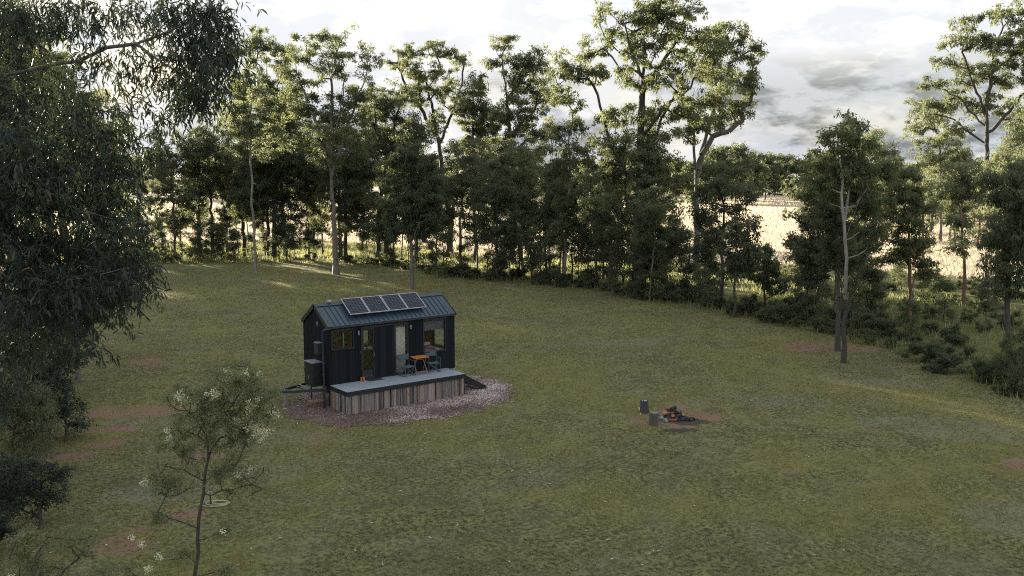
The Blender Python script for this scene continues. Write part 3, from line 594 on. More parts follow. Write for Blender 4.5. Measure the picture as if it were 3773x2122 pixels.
      limbs=[[(2484, 330), (2420, 250), (2350, 215)], [(2484, 300), (2440, 190), (2420, 115)], [(2484, 260), (2500, 150), (2520, 65)], [(2486, 340), (2530, 290), (2580, 230)], [(2486, 370), (2400, 300), (2350, 285)]],
      lobes=[(2430, 58, 42, 20), (2500, 42, 46, 20), (2555, 35, 40, 24), (2408, 105, 46, 24), (2480, 110, 52, 32), (2560, 110, 50, 42), (2378, 160, 40, 20), (2450, 190, 52, 32), (2530, 190, 55, 38), (2350, 210, 32, 20), (2400, 248, 48, 28), (2470, 265, 45, 32), (2560, 290, 40, 35), (2340, 280, 42, 30), (2395, 320, 44, 25), (2610, 150, 50, 80)],
      label='tallest spreading gum at the far right, its tiered crown against the clouds'),
 dict(name='gum_tree', base=(2366, 610), path=[(2366, 450), (2362, 340)], r0=.24, leaf='pale', bark='pale', seed=33, cdepth=1.5, rcl=.65, dens=.8, lobes=[(2320, 325, 42, 34), (2360, 290, 42, 26), (2340, 375, 46, 32), (2400, 380, 38, 36), (2310, 265, 32, 22), (2330, 430, 40, 30)],
      label='white-trunked gum in the sunlit grove left of the tiered gum'),
 # left foreground middle distance
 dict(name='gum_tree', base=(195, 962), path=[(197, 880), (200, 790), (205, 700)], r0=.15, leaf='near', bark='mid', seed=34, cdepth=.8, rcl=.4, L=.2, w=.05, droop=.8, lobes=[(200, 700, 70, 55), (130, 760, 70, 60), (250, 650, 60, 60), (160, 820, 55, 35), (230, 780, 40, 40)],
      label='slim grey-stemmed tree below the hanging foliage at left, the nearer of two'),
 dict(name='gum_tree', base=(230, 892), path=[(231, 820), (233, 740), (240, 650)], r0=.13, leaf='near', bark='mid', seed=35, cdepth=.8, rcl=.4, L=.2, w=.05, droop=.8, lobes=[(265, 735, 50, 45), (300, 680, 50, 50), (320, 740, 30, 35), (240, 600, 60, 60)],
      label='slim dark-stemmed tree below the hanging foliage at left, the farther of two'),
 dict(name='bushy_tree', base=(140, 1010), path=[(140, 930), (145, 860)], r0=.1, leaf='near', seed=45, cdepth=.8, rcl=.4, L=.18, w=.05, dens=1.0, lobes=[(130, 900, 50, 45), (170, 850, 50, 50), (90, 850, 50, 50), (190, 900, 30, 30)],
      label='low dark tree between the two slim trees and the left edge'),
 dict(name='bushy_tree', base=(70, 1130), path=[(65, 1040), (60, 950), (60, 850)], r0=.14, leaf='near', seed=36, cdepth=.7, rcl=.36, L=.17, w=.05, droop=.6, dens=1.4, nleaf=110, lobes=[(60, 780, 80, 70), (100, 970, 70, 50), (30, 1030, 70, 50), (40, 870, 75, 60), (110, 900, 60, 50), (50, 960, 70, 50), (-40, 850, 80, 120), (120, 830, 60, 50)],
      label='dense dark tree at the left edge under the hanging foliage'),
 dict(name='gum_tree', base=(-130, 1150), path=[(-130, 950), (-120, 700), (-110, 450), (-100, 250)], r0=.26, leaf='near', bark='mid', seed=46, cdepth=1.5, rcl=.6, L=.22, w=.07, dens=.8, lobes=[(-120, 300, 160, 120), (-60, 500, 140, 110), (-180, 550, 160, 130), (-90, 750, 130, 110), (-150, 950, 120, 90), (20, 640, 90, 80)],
      label='tall dark gum added beyond the left edge to shade the left of the lawn'),  # added mostly out of view, its crown darkens the lawn at left
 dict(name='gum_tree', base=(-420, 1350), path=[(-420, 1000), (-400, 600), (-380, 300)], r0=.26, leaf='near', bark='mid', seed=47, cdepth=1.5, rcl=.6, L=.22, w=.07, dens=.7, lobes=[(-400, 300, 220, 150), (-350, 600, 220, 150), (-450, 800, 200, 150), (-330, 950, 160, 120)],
      label='unseen dark gum added outside the left edge to shade the lawn'),  # out of view, added so its crown cuts sky light on the lawn
]
for h in HERO: hero(**h)
# ------------------------------------------------------------------ near eucalypt with long hanging leaves
def strip_leaves(P0, D0, L, W_, rs, curl=0.35):
    n = len(P0); g = np.array([0, 0, -1.0]); d = unit(D0); sdv = unit(np.cross(d, unit(rs.normal(0, 1, (n, 3)))))
    L = L[:, None]; W_ = W_[:, None]; d2 = unit(d + g*curl + sdv*rs.uniform(-.35, .35, (n, 1))); d3 = unit(d2 + g*curl + sdv*rs.uniform(-.3, .3, (n, 1)))
    a = P0 + d*L*.3; b = a + d2*L*.35; c_ = b + d3*L*.35
    V = np.stack([P0, a - sdv*W_*.42, a + sdv*W_*.42, b - sdv*W_*.5, b + sdv*W_*.5, c_], 1)
    i = np.arange(n)[:, None]*6
    return V.reshape(-1, 3), [np.concatenate([i + np.array((0, 2, 1)), i + np.array((3, 4, 5))]), i + np.array((1, 2, 4, 3))]
rs = np.random.RandomState(77)
NEAR = [  # cx, cy, rx, ry, distance, density
 (540, 60, 60, 75, 9.6, 1.0), (560, 160, 45, 80, 9.4, 1.1), (490, 130, 60, 90, 9.8, 1.0), (500, 250, 50, 90, 9.4, 1.0), (450, 220, 60, 80, 9.9, .8),
 (440, 40, 70, 60, 10, .55), (350, 60, 80, 60, 10.2, .42), (250, 50, 80, 60, 10, .45), (150, 60, 80, 70, 9.7, .55), (50, 60, 80, 80, 9.5, .8), (-60, 80, 90, 120, 9.5, .8),
 (130, 190, 90, 50, 9.6, .4), (240, 170, 80, 50, 9.8, .4), (350, 160, 60, 60, 10, .4), (30, 250, 70, 70, 9.2, .9), (400, 310, 50, 40, 10, .5), (130, 290, 80, 50, 9.4, .6), (230, 300, 80, 50, 9.6, .6), (320, 270, 50, 45, 9.8, .5),
 (60, 400, 90, 80, 9.0, 1.4), (180, 390, 80, 65, 9.4, 1.0), (290, 380, 60, 55, 9.6, .9), (270, 450, 70, 60, 9.6, 1.0), (130, 500, 90, 70, 8.8, 1.1), (20, 540, 80, 90, 8.8, 1.1),
 (250, 540, 70, 60, 9.0, 1.0), (330, 560, 55, 45, 9.2, .9), (120, 620, 90, 70, 8.8, 1.0), (230, 640, 80, 55, 9.0, 1.0), (340, 650, 50, 50, 9.2, .9), (40, 680, 80, 70, 8.8, 1.0),
 (330, 740, 40, 55, 9.1, .9), (250, 730, 60, 55, 9.1, .85), (150, 730, 70, 60, 9.0, .8), (60, 790, 70, 60, 9.0, 1.0), (150, 810, 60, 50, 9.1, .8), (30, 880, 70, 60, 9.2, .8), (120, 900, 60, 50, 9.4, .6), (0, 980, 60, 60, 9.4, .6), (230, 860, 40, 40, 9.3, .4), (260, 800, 50, 35, 9.2, .6), (345, 700, 30, 40, 9.2, .8),
 (-80, 300, 100, 140, 9.4, .7), (-100, 520, 110, 150, 9.0, .7), (-260, 150, 150, 170, 10, .5), (-280, 450, 150, 170, 10, .5), (200, -120, 200, 70, 10.5, .4), (480, -90, 110, 60, 10, .5), (-100, -160, 200, 100, 11, .4)]
cl_, dn_ = [], []
for (cx, cy, rx, ry, dp, dn) in NEAR:
    mp = K/FP*dp; RX, RY = rx*mp, ry*mp; RZ = 0.42
    n = max(10, int(dn*RX*RY*3.14*RZ*820)); v = unit(rs.normal(0, 1, (n, 3)))*(rs.uniform(0, 1, (n, 1))**0.4)
    cl_.append(at_depth(cx, cy, dp + rs.uniform(-.3, .5)) + _R*(v[:, :1]*RX) + np.array([0, 0, 1.])*(v[:, 1:2]*RY + .10) + np.array([_F[0], _F[1], 0])*(v[:, 2:3]*RZ))
tw = np.concatenate(cl_)
gb = at_depth(-420, 300, 10.5); gb[2] = 0.0
trunk = [gb, gb + np.array([.15, .1, 4]), gb + np.array([.35, .25, 8]), gb + np.array([.2, .45, 11.5]), gb + np.array([.5, .6, 14.2])]
LM = [[at_depth(-400, 420, 10.4), at_depth(-200, 300, 10), at_depth(70, 166, 9.6), at_depth(200, 145, 9.7), at_depth(350, 112, 9.8), at_depth(480, 60, 9.7)],
      [at_depth(-400, 380, 10.4), at_depth(-150, 330, 9.6), at_depth(60, 130, 9.5), at_depth(85, 0, 9.5), at_depth(95, -150, 9.6)],
      [at_depth(-400, 560, 10.3), at_depth(-150, 480, 9.2), at_depth(60, 505, 9.0), at_depth(170, 520, 9.0), at_depth(300, 560, 9.2)],
      [at_depth(-400, 480, 10.3), at_depth(-100, 330, 9.4), at_depth(110, 262, 9.3), at_depth(270, 290, 9.5), at_depth(360, 330, 9.6)],
      [at_depth(-400, 700, 10.2), at_depth(-100, 640, 9.2), at_depth(120, 690, 9.1), at_depth(260, 690, 9.1), at_depth(330, 700, 9.2)],
      [at_depth(350, 112, 9.8), at_depth(440, 170, 9.7), at_depth(500, 240, 9.5)]]
tr = resample(trunk, 0.5); P, par, rad = skeleton(tr, LM, tw[rs.permutation(len(tw))[:900]], 0.20, rs, 2, step=0.22, wob=0.012, sagf=-0.06, expo=0.9)
rad[len(tr):] = np.where(rad[len(tr):] <= 0.0101, 0.0028, np.minimum(rad[len(tr):]*.6, 0.020))
root = empty('eucalyptus_tree', gb, 'nearest eucalypt with long drooping leaves filling the top left corner of the view', 'tree')
V, F = frusta(P[par[1:]], P[1:], np.minimum(rad[par[1:]], rad[1:]*1.3), rad[1:], 7); npmesh('trunk', V - gb, [F], BARK['mid'], root, smooth=True)
m = 15; rep = np.repeat(np.arange(len(tw)), m); s = rs.uniform(0, 1, (len(rep), 1))
tdir = unit(rs.normal(0, 1, (len(tw), 3)) + np.array([0, 0, -1.1]))
P0 = tw[rep] + tdir[rep]*s*0.30 + rs.normal(0, 0.012, (len(rep), 3)); D0 = unit(rs.normal(0, .7, (len(rep), 3)) + np.array([0, 0, -.55]) + tdir[rep]*.5)
Lf = rs.uniform(0.05, 0.125, len(rep)); V, Fs = strip_leaves(P0, D0, Lf, Lf*rs.uniform(.13, .2, len(rep)), rs)
ct = np.clip(rs.normal(0.40, 0.2, len(tw))[rep] + rs.normal(0, 0.16, len(rep)), 0, 0.93); ct = np.where(rs.rand(len(rep)) < .012, 1, ct)
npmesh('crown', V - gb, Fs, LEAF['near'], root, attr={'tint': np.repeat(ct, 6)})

# ------------------------------------------------------------------ flowering wattle in front, and its shrubs
BLOSSOM = mat('wattle_blossom', (0.62, 0.58, 0.36), (0.80, 0.77, 0.58), 0.8, 30)
def blossoms(root, spots, dep, rs, base, r=0.0125):
    V_, F_ = [], []; oct_ = np.array([(1,0,0),(-1,0,0),(0,1,0),(0,-1,0),(0,0,1),(0,0,-1)], float)
    of = np.array([(0,2,4),(2,1,4),(1,3,4),(3,0,4),(2,0,5),(1,2,5),(3,1,5),(0,3,5)])
    pts = []
    for (x_, y_, sp, n) in spots:
        c0 = at_depth(x_, y_, dep + rs.uniform(-.5, .3)); mp = K/FP*dep*sp
        for _ in range(max(2, n//14)):
            cc = c0 + rs.normal(0, mp*.55, 3); pts.append(cc + rs.normal(0, 0.035, (14, 3)))
    pts = np.concatenate(pts); n = len(pts); V = pts[:, None] + oct_[None]*(r*rs.uniform(.6, 1.5, (n, 1, 1)))
    F = (of[None] + (np.arange(n)*6)[:, None, None]).reshape(-1, 3)
    npmesh('blossom', V.reshape(-1, 3) - base, [F], BLOSSOM, root, smooth=True)
def wattle(base, path, r0, lobes, spots, label, seed, limbs=(), dens=1.0, nleaf=90, rcl=.19, cat='tree', name='wattle_tree', cdepth=.5, L=.085, w=.016, leaf='wattle', tint0=.42):
    rs = np.random.RandomState(seed); g = G(*base); dep = depth(g)
    pts = [g] + [at_depth(x_, y_, dep) for (x_, y_) in path]; LM = [[at_depth(x_, y_, dep + rs.uniform(-.3, .3)) for (x_, y_) in q] for q in limbs]
    C_, R_ = lobes_to_clumps(lobes, dep, cdepth, rs, dens, rcl, ground=.15)
    root = make_tree(name, pts, LM, C_, R_, r0, leaf, 'dark', rs, nleaf, L, w, droop=.1, flat=.9, zmin=g[2]+.3, label=label, cat=cat, step=.22, wob=.015, tint0=tint0)
    if spots: blossoms(root, spots, dep, rs, g)
    return root
wattle((487, 1640), [(491, 1449), (500, 1330), (510, 1240), (520, 1150), (522, 1100)], .052,
       [(600, 950, 60, 30), (545, 985, 50, 28), (450, 1000, 45, 20), (500, 1010, 60, 30), (560, 1040, 60, 40), (640, 1010, 50, 35), (670, 1040, 40, 26), (620, 1090, 50, 34), (560, 1100, 60, 30), (500, 1060, 45, 35),
        (440, 1100, 35, 30), (430, 1070, 22, 22), (470, 1150, 40, 28), (640, 1190, 40, 22), (600, 1160, 36, 20), (560, 1190, 40, 26), (440, 1220, 50, 26), (400, 1190, 28, 18), (620, 1240, 45, 16), (540, 940, 30, 16), (650, 950, 24, 24), (690, 1000, 24, 14),
        (400, 1300, 28, 12), (440, 1400, 24, 12), (560, 1330, 22, 10), (340, 1430, 26, 12), (580, 1430, 24, 10)],
       [(448, 1000, 14, 130), (500, 1020, 18, 150), (545, 990, 16, 190), (465, 1010, 14, 150), (575, 940, 8, 60), (620, 935, 6, 40), (655, 945, 8, 50), (640, 1020, 16, 190), (660, 1010, 14, 130), (640, 1075, 16, 260), (665, 1090, 12, 160), (590, 1065, 12, 100),
        (430, 1105, 9, 120), (425, 1085, 6, 60), (620, 1190, 10, 110), (600, 1200, 8, 70), (690, 1040, 10, 70), (360, 1215, 7, 60), (560, 1340, 6, 40), (358, 1370, 6, 50), (400, 1400, 7, 60), (370, 1430, 8, 70), (330, 1355, 5, 30)],
       'slender flowering wattle with cream blossom in the lower left foreground', 501, dens=1.2, nleaf=100, L=.085, w=.020, tint0=.55,
       limbs=[[(522, 1100), (545, 1060), (600, 1000), (640, 960)], [(515, 1150), (560, 1100), (630, 1060)], [(522, 1100), (490, 1050), (450, 1010)], [(507, 1260), (560, 1235), (640, 1215)], [(509, 1200), (460, 1185), (410, 1170)], [(500, 1330), (450, 1310), (400, 1290)]])
wattle((30, 1215), [(32, 1130), (40, 1050)], .06, [(60, 1000, 70, 40), (20, 1060, 80, 50), (95, 1050, 50, 40), (-40, 1000, 60, 70), (60, 1110, 70, 40), (120, 1090, 30, 30), (10, 950, 60, 40)],
       [(70, 1020, 8, 12)], 'olive wattle bush at the left edge in front of the dark trees', 502, cat='bush', name='wattle_bush', dens=1.1, rcl=.28, L=.12, w=.03, nleaf=110)
wattle((120, 1700), [(118, 1560), (120, 1480)], .045, [(40, 1430, 70, 30), (110, 1460, 80, 35), (180, 1400, 50, 28), (225, 1350, 26, 18), (150, 1350, 36, 14), (60, 1390, 30, 18), (240, 1440, 35, 20), (70, 1345, 16, 8)],
       [(30, 1445, 6, 30)], 'yellow-tipped wattle shrub in the bottom left corner', 503, cat='bush', name='wattle_bush', dens=1.0, tint0=.55, L=.09, w=.018, nleaf=110)
wattle((-30, 1420), [(-30, 1340), (-20, 1280)], .05, [(-30, 1260, 60, 50), (10, 1200, 40, 40), (-20, 1330, 50, 40)], [], 'thin dark shrub cut by the left edge above the corner shrub', 504, cat='bush', name='wattle_bush', dens=1.1, leaf='near', L=.12, w=.03, nleaf=110)

wattle((100, 1330), [(100, 1260), (105, 1210)], .05, [(60, 1190, 60, 40), (120, 1200, 55, 35), (20, 1240, 60, 45), (90, 1250, 60, 35), (150, 1240, 30, 22)],
       [], 'dark rounded scrub between the wattle bush and the corner shrub at left', 505, cat='bush', name='scrub_bush', dens=.9, leaf='near', L=.12, w=.03, nleaf=80, rcl=.24)
wattle((165, 1110), [(165, 1060), (168, 1030)], .05, [(150, 1020, 50, 35), (190, 1040, 40, 28), (120, 1060, 50, 35), (175, 1075, 45, 24)],
       [], 'dark low scrub at the foot of the nearer slim tree at left', 506, cat='bush', name='scrub_bush', dens=.9, leaf='near', L=.14, w=.035, nleaf=80, rcl=.3)
# ------------------------------------------------------------------ kinds of tree for the denser stands; copies share their meshes
def crown_lobes(rs, H, lo, wid, n, rl):
    C_, R_ = [], []
    for i in range(n):
        f = rs.uniform(0, 1)**0.8; z = H*(lo + (1-lo)*f); rad = wid*(0.35 + 0.65*math.sin(math.pi*min(1, f*0.85+.12)))*rs.uniform(.3, 1); a = rs.uniform(0, 6.28)
        c0 = np.array([rad*math.cos(a), rad*math.sin(a), z - rl*.5]); k = int(9*rs.uniform(.7, 1.3)); v = unit(rs.normal(0, 1, (k, 3)))*(rs.uniform(.1, 1, (k, 1))**.4)
        C_.append(c0 + v*np.array([rl*1.2, rl*1.2, rl*.7])); R_.append(rl*.55*rs.uniform(.7, 1.3, k))
    return np.concatenate(C_), np.concatenate(R_)
def proto(name, H, lo, wid, nl, rl, r0, leaf, bark, seed, nleaf=80, L=.32, w=.11, droop=.6, cat='tree'):
    rs = np.random.RandomState(seed); C_, R_ = crown_lobes(rs, H, lo, wid, nl, rl)
    tr = [np.array([0, 0, 0.]), np.array([rs.uniform(-.2, .2), rs.uniform(-.2, .2), H*.35]), np.array([rs.uniform(-.5, .5), rs.uniform(-.5, .5), H*.65]), np.array([rs.uniform(-.8, .8), rs.uniform(-.8, .8), H*.9])]
    return make_tree(name, tr, [], C_, R_, r0, leaf, bark, rs, nleaf, L, w, droop, zmin=H*lo*.7, cat=cat)
def copy_tree(root, loc, rz, sc, label, group):
    r = root.copy(); COL.objects.link(r); r.location = loc; r.rotation_euler = (0, 0, rz); r.scale = sc; r['label'] = label; r['group'] = group
    for ch in [o for o in root.children]:
        cc = ch.copy(); COL.objects.link(cc); cc.parent = r
    return r
PR = {'gum': [proto('gum_tree', 19, .34, 3.6, 24, 1.5, .28, 'gum', 'dark', 61), proto('gum_tree', 21, .42, 4.2, 24, 1.6, .32, 'gum', 'mid', 62), proto('gum_tree', 17, .25, 3.2, 24, 1.4, .22, 'dark', 'dark', 63)],
      'pale': [proto('gum_tree', 19, .30, 3.8, 26, 1.6, .26, 'pale', 'pale', 64), proto('gum_tree', 14, .22, 3.4, 22, 1.4, .2, 'pale', 'red', 65)],
      'sap': [proto('young_gum', 6.5, .22, 1.25, 16, .6, .06, 'dark', 'dark', 66, 34, .2, .07), proto('young_gum', 5.0, .12, 1.3, 16, .6, .05, 'gum', 'dark', 67, 30, .2, .07), proto('young_gum', 8.0, .3, 1.3, 16, .7, .08, 'dark', 'dark', 68, 34, .22, .07)],
      'pole': [proto('slender_gum', 13, .50, 1.5, 10, .9, .09, 'gum', 'mid', 73, 55, .26, .09), proto('slender_gum', 11, .45, 1.4, 10, .8, .08, 'dark', 'dark', 74, 55, .26, .09)],
      'far': [proto('distant_gum', 19, .06, 5.0, 22, 2.3, .3, 'gum', 'dark', 71, 60, .8, .35), proto('distant_gum', 22, .10, 5.5, 24, 2.4, .3, 'dark', 'dark', 72, 60, .8, .35)],
      'scrub': [proto('scrub_bush', 1.6, .03, 1.7, 12, .34, .03, 'dark', 'dark', 75, 40, .2, .06, .2, 'shrub'), proto('scrub_bush', 1.2, .03, 1.5, 11, .32, .03, 'dark', 'dark', 76, 40, .2, .06, .2, 'shrub')],
      'shrub': [proto('shrub', 2.0, .05, 1.5, 12, .32, .03, 'gum', 'dark', 69, 34, .2, .06, .2, 'shrub'), proto('shrub', 1.6, .05, 1.6, 12, .3, .03, 'pale', 'dark', 70, 34, .2, .06, .2, 'shrub')]}
first = {}
rsP = np.random.RandomState(5)
def put(kind, az_, r_, s, label, group, smax=.15):
    if kind in ('pole', 'sap', 'shrub', 'pale') and 49.6 < az_ < 54.4 and r_ < 220:                 # the open view to the paddock
        if kind != 'shrub' and (r_ > edge_r(az_) + 1.5 or s > .5): az_ = az_ - 6 if az_ < 52 else az_ + 6
        r_ = max(r_, edge_r(az_))
    k = rsP.randint(len(PR[kind])); root = PR[kind][k]; a = math.radians(az_)
    x_, y_ = CAM[0] + r_*math.sin(a), CAM[1] + r_*math.cos(a); loc = (x_, y_, float(ground_z(x_, y_)))
    sc = (s*rsP.uniform(1-smax, 1+smax), s*rsP.uniform(1-smax, 1+smax), s*rsP.uniform(1-smax*.7, 1+smax*.7)); rz = rsP.uniform(0, 6.28)
    if (kind, k) not in first:
        first[(kind, k)] = 1; root.location = loc; root.rotation_euler = (0, 0, rz); root.scale = sc; root['label'] = label; root['group'] = group
        return root
    return copy_tree(root, loc, rz, sc, label, group)
u = rsP.uniform
# dense stand at the left, mostly out of view, added to shade the clearing
for i in range(105): put('gum', u(-15, 12.6), u(106, 145), u(1.05, 1.4), 'dark gum in the dense, mostly unseen left stand added to shade the clearing', 'gums of the dense left stand')
for a_, r_ in ((13.5, 134),): put('gum', a_, r_, 1.0, 'dark gum in the dense, mostly unseen left stand added to shade the clearing', 'gums of the dense left stand')  # extra gum, hidden by the near crown, added to stop stray sun
for a_, r_ in ((13.9, 118), (15.2, 116), (16.6, 121), (17.6, 118)): put('pale', a_, r_, .42, 'small pale gum in the paddock grass behind the tree line', 'small gums at the paddock edge')
# thin second row behind the front trees
for i in range(7): put('gum', 19 + i*2.0 + u(-.5, .5), edge_r(19 + i*2.0) + u(4, 16), u(.75, 1.0), 'dark gum showing between the front trees on the left half of the line', 'second row of gums')
for i in range(3): put('gum', 38 + i*2.6 + u(-.5, .5), edge_r(38 + i*2.6) + u(4, 14), u(.45, .62), 'short dark gum behind the right half of the tree line', 'short gums of the second row')
# saplings along the edge of the clearing
for a0, a1, n, lo_, hi_ in ((14, 27, 26, .45, .9), (27, 47, 30, .5, .95), (47, 58, 13, .45, .75), (58, 69, 4, .35, .5)):
    for i in range(n):
        a_ = u(a0, a1); put('sap', a_, edge_r(a_) + abs(rsP.normal(1, 4)) - .3, u(lo_, hi_), 'thin dark sapling in the understory along the clearing edge', 'saplings under the tree line')
for i in range(30):
    a_ = u(19, 58); put('pole', a_, edge_r(a_) + u(.5, 11), u(.7, 1.1) if a_ < 46 else u(.55, .8), 'slender thin-stemmed gum standing among the trees along the clearing edge', 'slender stems along the edge')
for i in range(44):
    a_ = u(13, 68); put('shrub', a_, edge_r(a_) + u(0, 6), u(.35, .7), 'low leafy shrub at the foot of the tree line', 'shrubs under the tree line')
for i in range(40):
    a_ = u(53, 69); put('shrub', a_, edge_r(a_) + u(9, 45), u(.3, .75), 'sunlit shrub on the open ground behind the right-hand trees', 'sunlit shrubs at right')
for i in range(16):
    a_ = u(46, 69); put('sap', a_, edge_r(a_) + u(8, 34), u(.45, .85), 'sunlit sapling behind the right-hand trees', 'sunlit saplings at right')
for i in range(24):
    a_ = u(14, 47); put('pale', a_, edge_r(a_) + u(18, 70), u(.28, .5), 'small pale gum in the paddock grass behind the tree line', 'small gums at the paddock edge')
for i in range(62):
    a_ = 27 + 41.5*(i/62)**.8 + u(-.4, .4); put('scrub', a_, edge_r(a_) + abs(rsP.normal(0, 3.6)) - .1, u(.32, .95), 'low dark scrub bush in the shaded strip under the tree line', 'dark scrub along the lawn edge', .25)
# grove on the right and tree rows beyond the paddock
for i in range(34):
    a_ = u(57.2, 70); put('pale', a_, u(105, 210), u(.62, .95), 'pale green gum in the sunlit grove at far right', 'gums of the right grove')
for i, (px_, y_, s) in enumerate([(1745, 512, .75), (1800, 512, .85), (1850, 510, .95), (1885, 508, .8), (1925, 504, .75), (1700, 510, .7), (2030, 506, .75), (2080, 508, .8)]):
    g_ = G(px_, y_); a_, r_ = polar(g_[0], g_[1]); put('far', float(a_), float(r_), s, 'dark gum in the nearer clump across the golden paddock', 'gums across the paddock')
for i in range(95):
    a_ = 6 + i*.66 + u(-.3, .3); put('far', a_, u(365, 440), u(.6, .95), 'small distant tree in the row at the far side of the paddock', 'far tree row')
# ------------------------------------------------------------------ the cabin (z measured from the deck top)
Z0 = 0.984
class CB(MB):
    def add(s, v, f, tint=0.5): MB.add(s, [(p[0], p[1], p[2] + Z0) for p in v], f, tint)
L_, W_, H_, RI = 6.21, 2.38, 2.45, 0.80
def woodmat(name, stops, rough=0.8, bump=0.4, sc=(9, 9, 0.7), spec=0.3):
    m = bpy.data.materials.new(name); m.use_nodes = True; t = m.node_tree; p = t.nodes['Principled BSDF']; p.inputs['Roughness'].default_value = rough; p.inputs['Specular IOR Level'].default_value = spec
    tc = N(t, 'ShaderNodeTexCoord'); mp = N(t, 'ShaderNodeMapping'); mp.inputs['Scale'].default_value = sc; t.links.new(tc.outputs['Object'], mp.inputs[0])
    a = N(t, 'ShaderNodeAttribute', attribute_name='tint'); f = noise(t, mp.outputs[0], 3, 7, 0.65)
    t.links.new(ramp(t, mth(t, 'ADD', a.outputs['Fac'], mth(t, 'MULTIPLY', mth(t, 'SUBTRACT', f, 0.5), 0.9)), stops), p.inputs['Base Color'])
    b = N(t, 'ShaderNodeBump'); b.inputs['Strength'].default_value = bump; b.inputs['Distance'].default_value = 0.01; t.links.new(f, b.inputs['Height']); t.links.new(b.outputs[0], p.inputs['Normal'])
    return m
CHAR = woodmat('charred_cladding', [(0.0, (0.004, 0.0055, 0.0075)), (0.5, (0.007, 0.0095, 0.013)), (1.0, (0.014, 0.018, 0.024))], 0.75, 0.6, spec=0.18)
SKIRT = woodmat('weathered_offcuts', [(0.0, (0.035, 0.024, 0.020)), (0.25, (0.13, 0.105, 0.095)), (0.6, (0.24, 0.215, 0.20)), (0.88, (0.33, 0.295, 0.27)), (1.0, (0.30, 0.17, 0.10))], 0.85, 0.6, (14, 14, 1.2))
ROOF = mat('roof_steel', (0.024, 0.046, 0.066), (0.034, 0.060, 0.082), 0.36, 3, 0.05, metal=0.0, spec=0.4)
BLACK = mat('black_frame', (0.008, 0.010, 0.013), (0.014, 0.017, 0.021), 0.45, 6)
DARKP = mat('blue_black_paint', (0.018, 0.026, 0.034), (0.030, 0.040, 0.050), 0.4, 5)
SILVER = mat('silver_frame', (0.32, 0.33, 0.35), (0.46, 0.47, 0.49), 0.35, 5, metal=0.5)
GALV = mat('pale_grey_metal', (0.20, 0.20, 0.21), (0.34, 0.34, 0.35), 0.5, 8, metal=0.3)
CELL = mat('solar_cells', (0.006, 0.008, 0.018), (0.010, 0.013, 0.026), 0.35, 6, spec=0.15)
OAK = mat('oak_lining', (0.26, 0.16, 0.06), (0.38, 0.25, 0.11), 0.6, 2, stretch=(1, 1, 6))
FLOORM = mat('grey_floor', (0.22, 0.21, 0.21), (0.30, 0.29, 0.29), 0.5, 4)
DECKM = mat('grey_deck_sheet', (0.215, 0.245, 0.275), (0.275, 0.310, 0.345), 0.65, 5, 0.15, bscale=60)
CLOTH = mat('cream_curtain_cloth', (0.50, 0.45, 0.38), (0.64, 0.58, 0.50), 0.9, 4)
BLIND = mat('charcoal_blind', (0.08, 0.08, 0.085), (0.11, 0.11, 0.115), 0.85, 4)
STEELB = mat('steel_blue_canvas', (0.060, 0.090, 0.110), (0.090, 0.125, 0.150), 0.8, 20, 0.2)
FRAMEB = mat('blue_grey_tube', (0.045, 0.070, 0.088), (0.070, 0.098, 0.118), 0.45, 20)
ORANGE = mat('oiled_orange_timber', (0.42, 0.15, 0.03), (0.62, 0.27, 0.06), 0.45, 3, stretch=(1, 8, 1))
TLEG = mat('brown_timber', (0.20, 0.11, 0.065), (0.33, 0.20, 0.13), 0.6, 4)
LEATHER = mat('tan_leather', (0.38, 0.11, 0.03), (0.52, 0.18, 0.06), 0.45, 8)
RUBBER = mat('black_rubber', (0.016, 0.016, 0.018), (0.030, 0.030, 0.032), 0.8, 20, 0.3)
PINK = mat('rose_blanket', (0.33, 0.12, 0.11), (0.52, 0.26, 0.23), 0.9, 5, 0.6)
WHITE = mat('white_linen', (0.62, 0.61, 0.59), (0.74, 0.73, 0.71), 0.9, 5)
def glassmat():
    m = bpy.data.materials.new('window_glass'); m.use_nodes = True; t = m.node_tree; t.nodes.clear()
    tr = N(t, 'ShaderNodeBsdfTransparent'); tr.inputs[0].default_value = (0.93, 0.95, 0.95, 1); gl = N(t, 'ShaderNodeBsdfGlossy'); gl.inputs['Roughness'].default_value = 0.01
    lw = N(t, 'ShaderNodeLayerWeight'); fr_ = mth(t, 'ADD', mth(t, 'MULTIPLY', mth(t, 'POWER', lw.outputs['Facing'], 5.0), 0.9), 0.05); ms = N(t, 'ShaderNodeMixShader'); o = N(t, 'ShaderNodeOutputMaterial')
    t.links.new(fr_, ms.inputs[0]); t.links.new(tr.outputs[0], ms.inputs[1]); t.links.new(gl.outputs[0], ms.inputs[2]); t.links.new(ms.outputs[0], o.inputs[0]); return m
GLASS = glassmat()
cabin = empty('tiny_house', (3.1, 1.19, 0), 'black tiny house on a trailer with steel roof, standing in the middle of the lawn', 'tiny house')
rb = random.Random(3)
FO = [(0.12, 1.12, 1.48, 2.27), (1.50, 3.76, 0.0, 2.29), (4.56, 5.74, 0.83, 2.28)]     # openings x0,x1,z0,z1 in the front wall
BO = [(1.72, 1.93, 1.0, 1.70), (2.60, 3.12, 0.98, 1.70)]
SO = [(0.30, 1.72, 0.82, 1.66)]                                                          # in the right gable wall, y0,y1
def splits(a, b, op): return sorted({a, b} | {v for o in op for v in o[:2] if a < v < b})
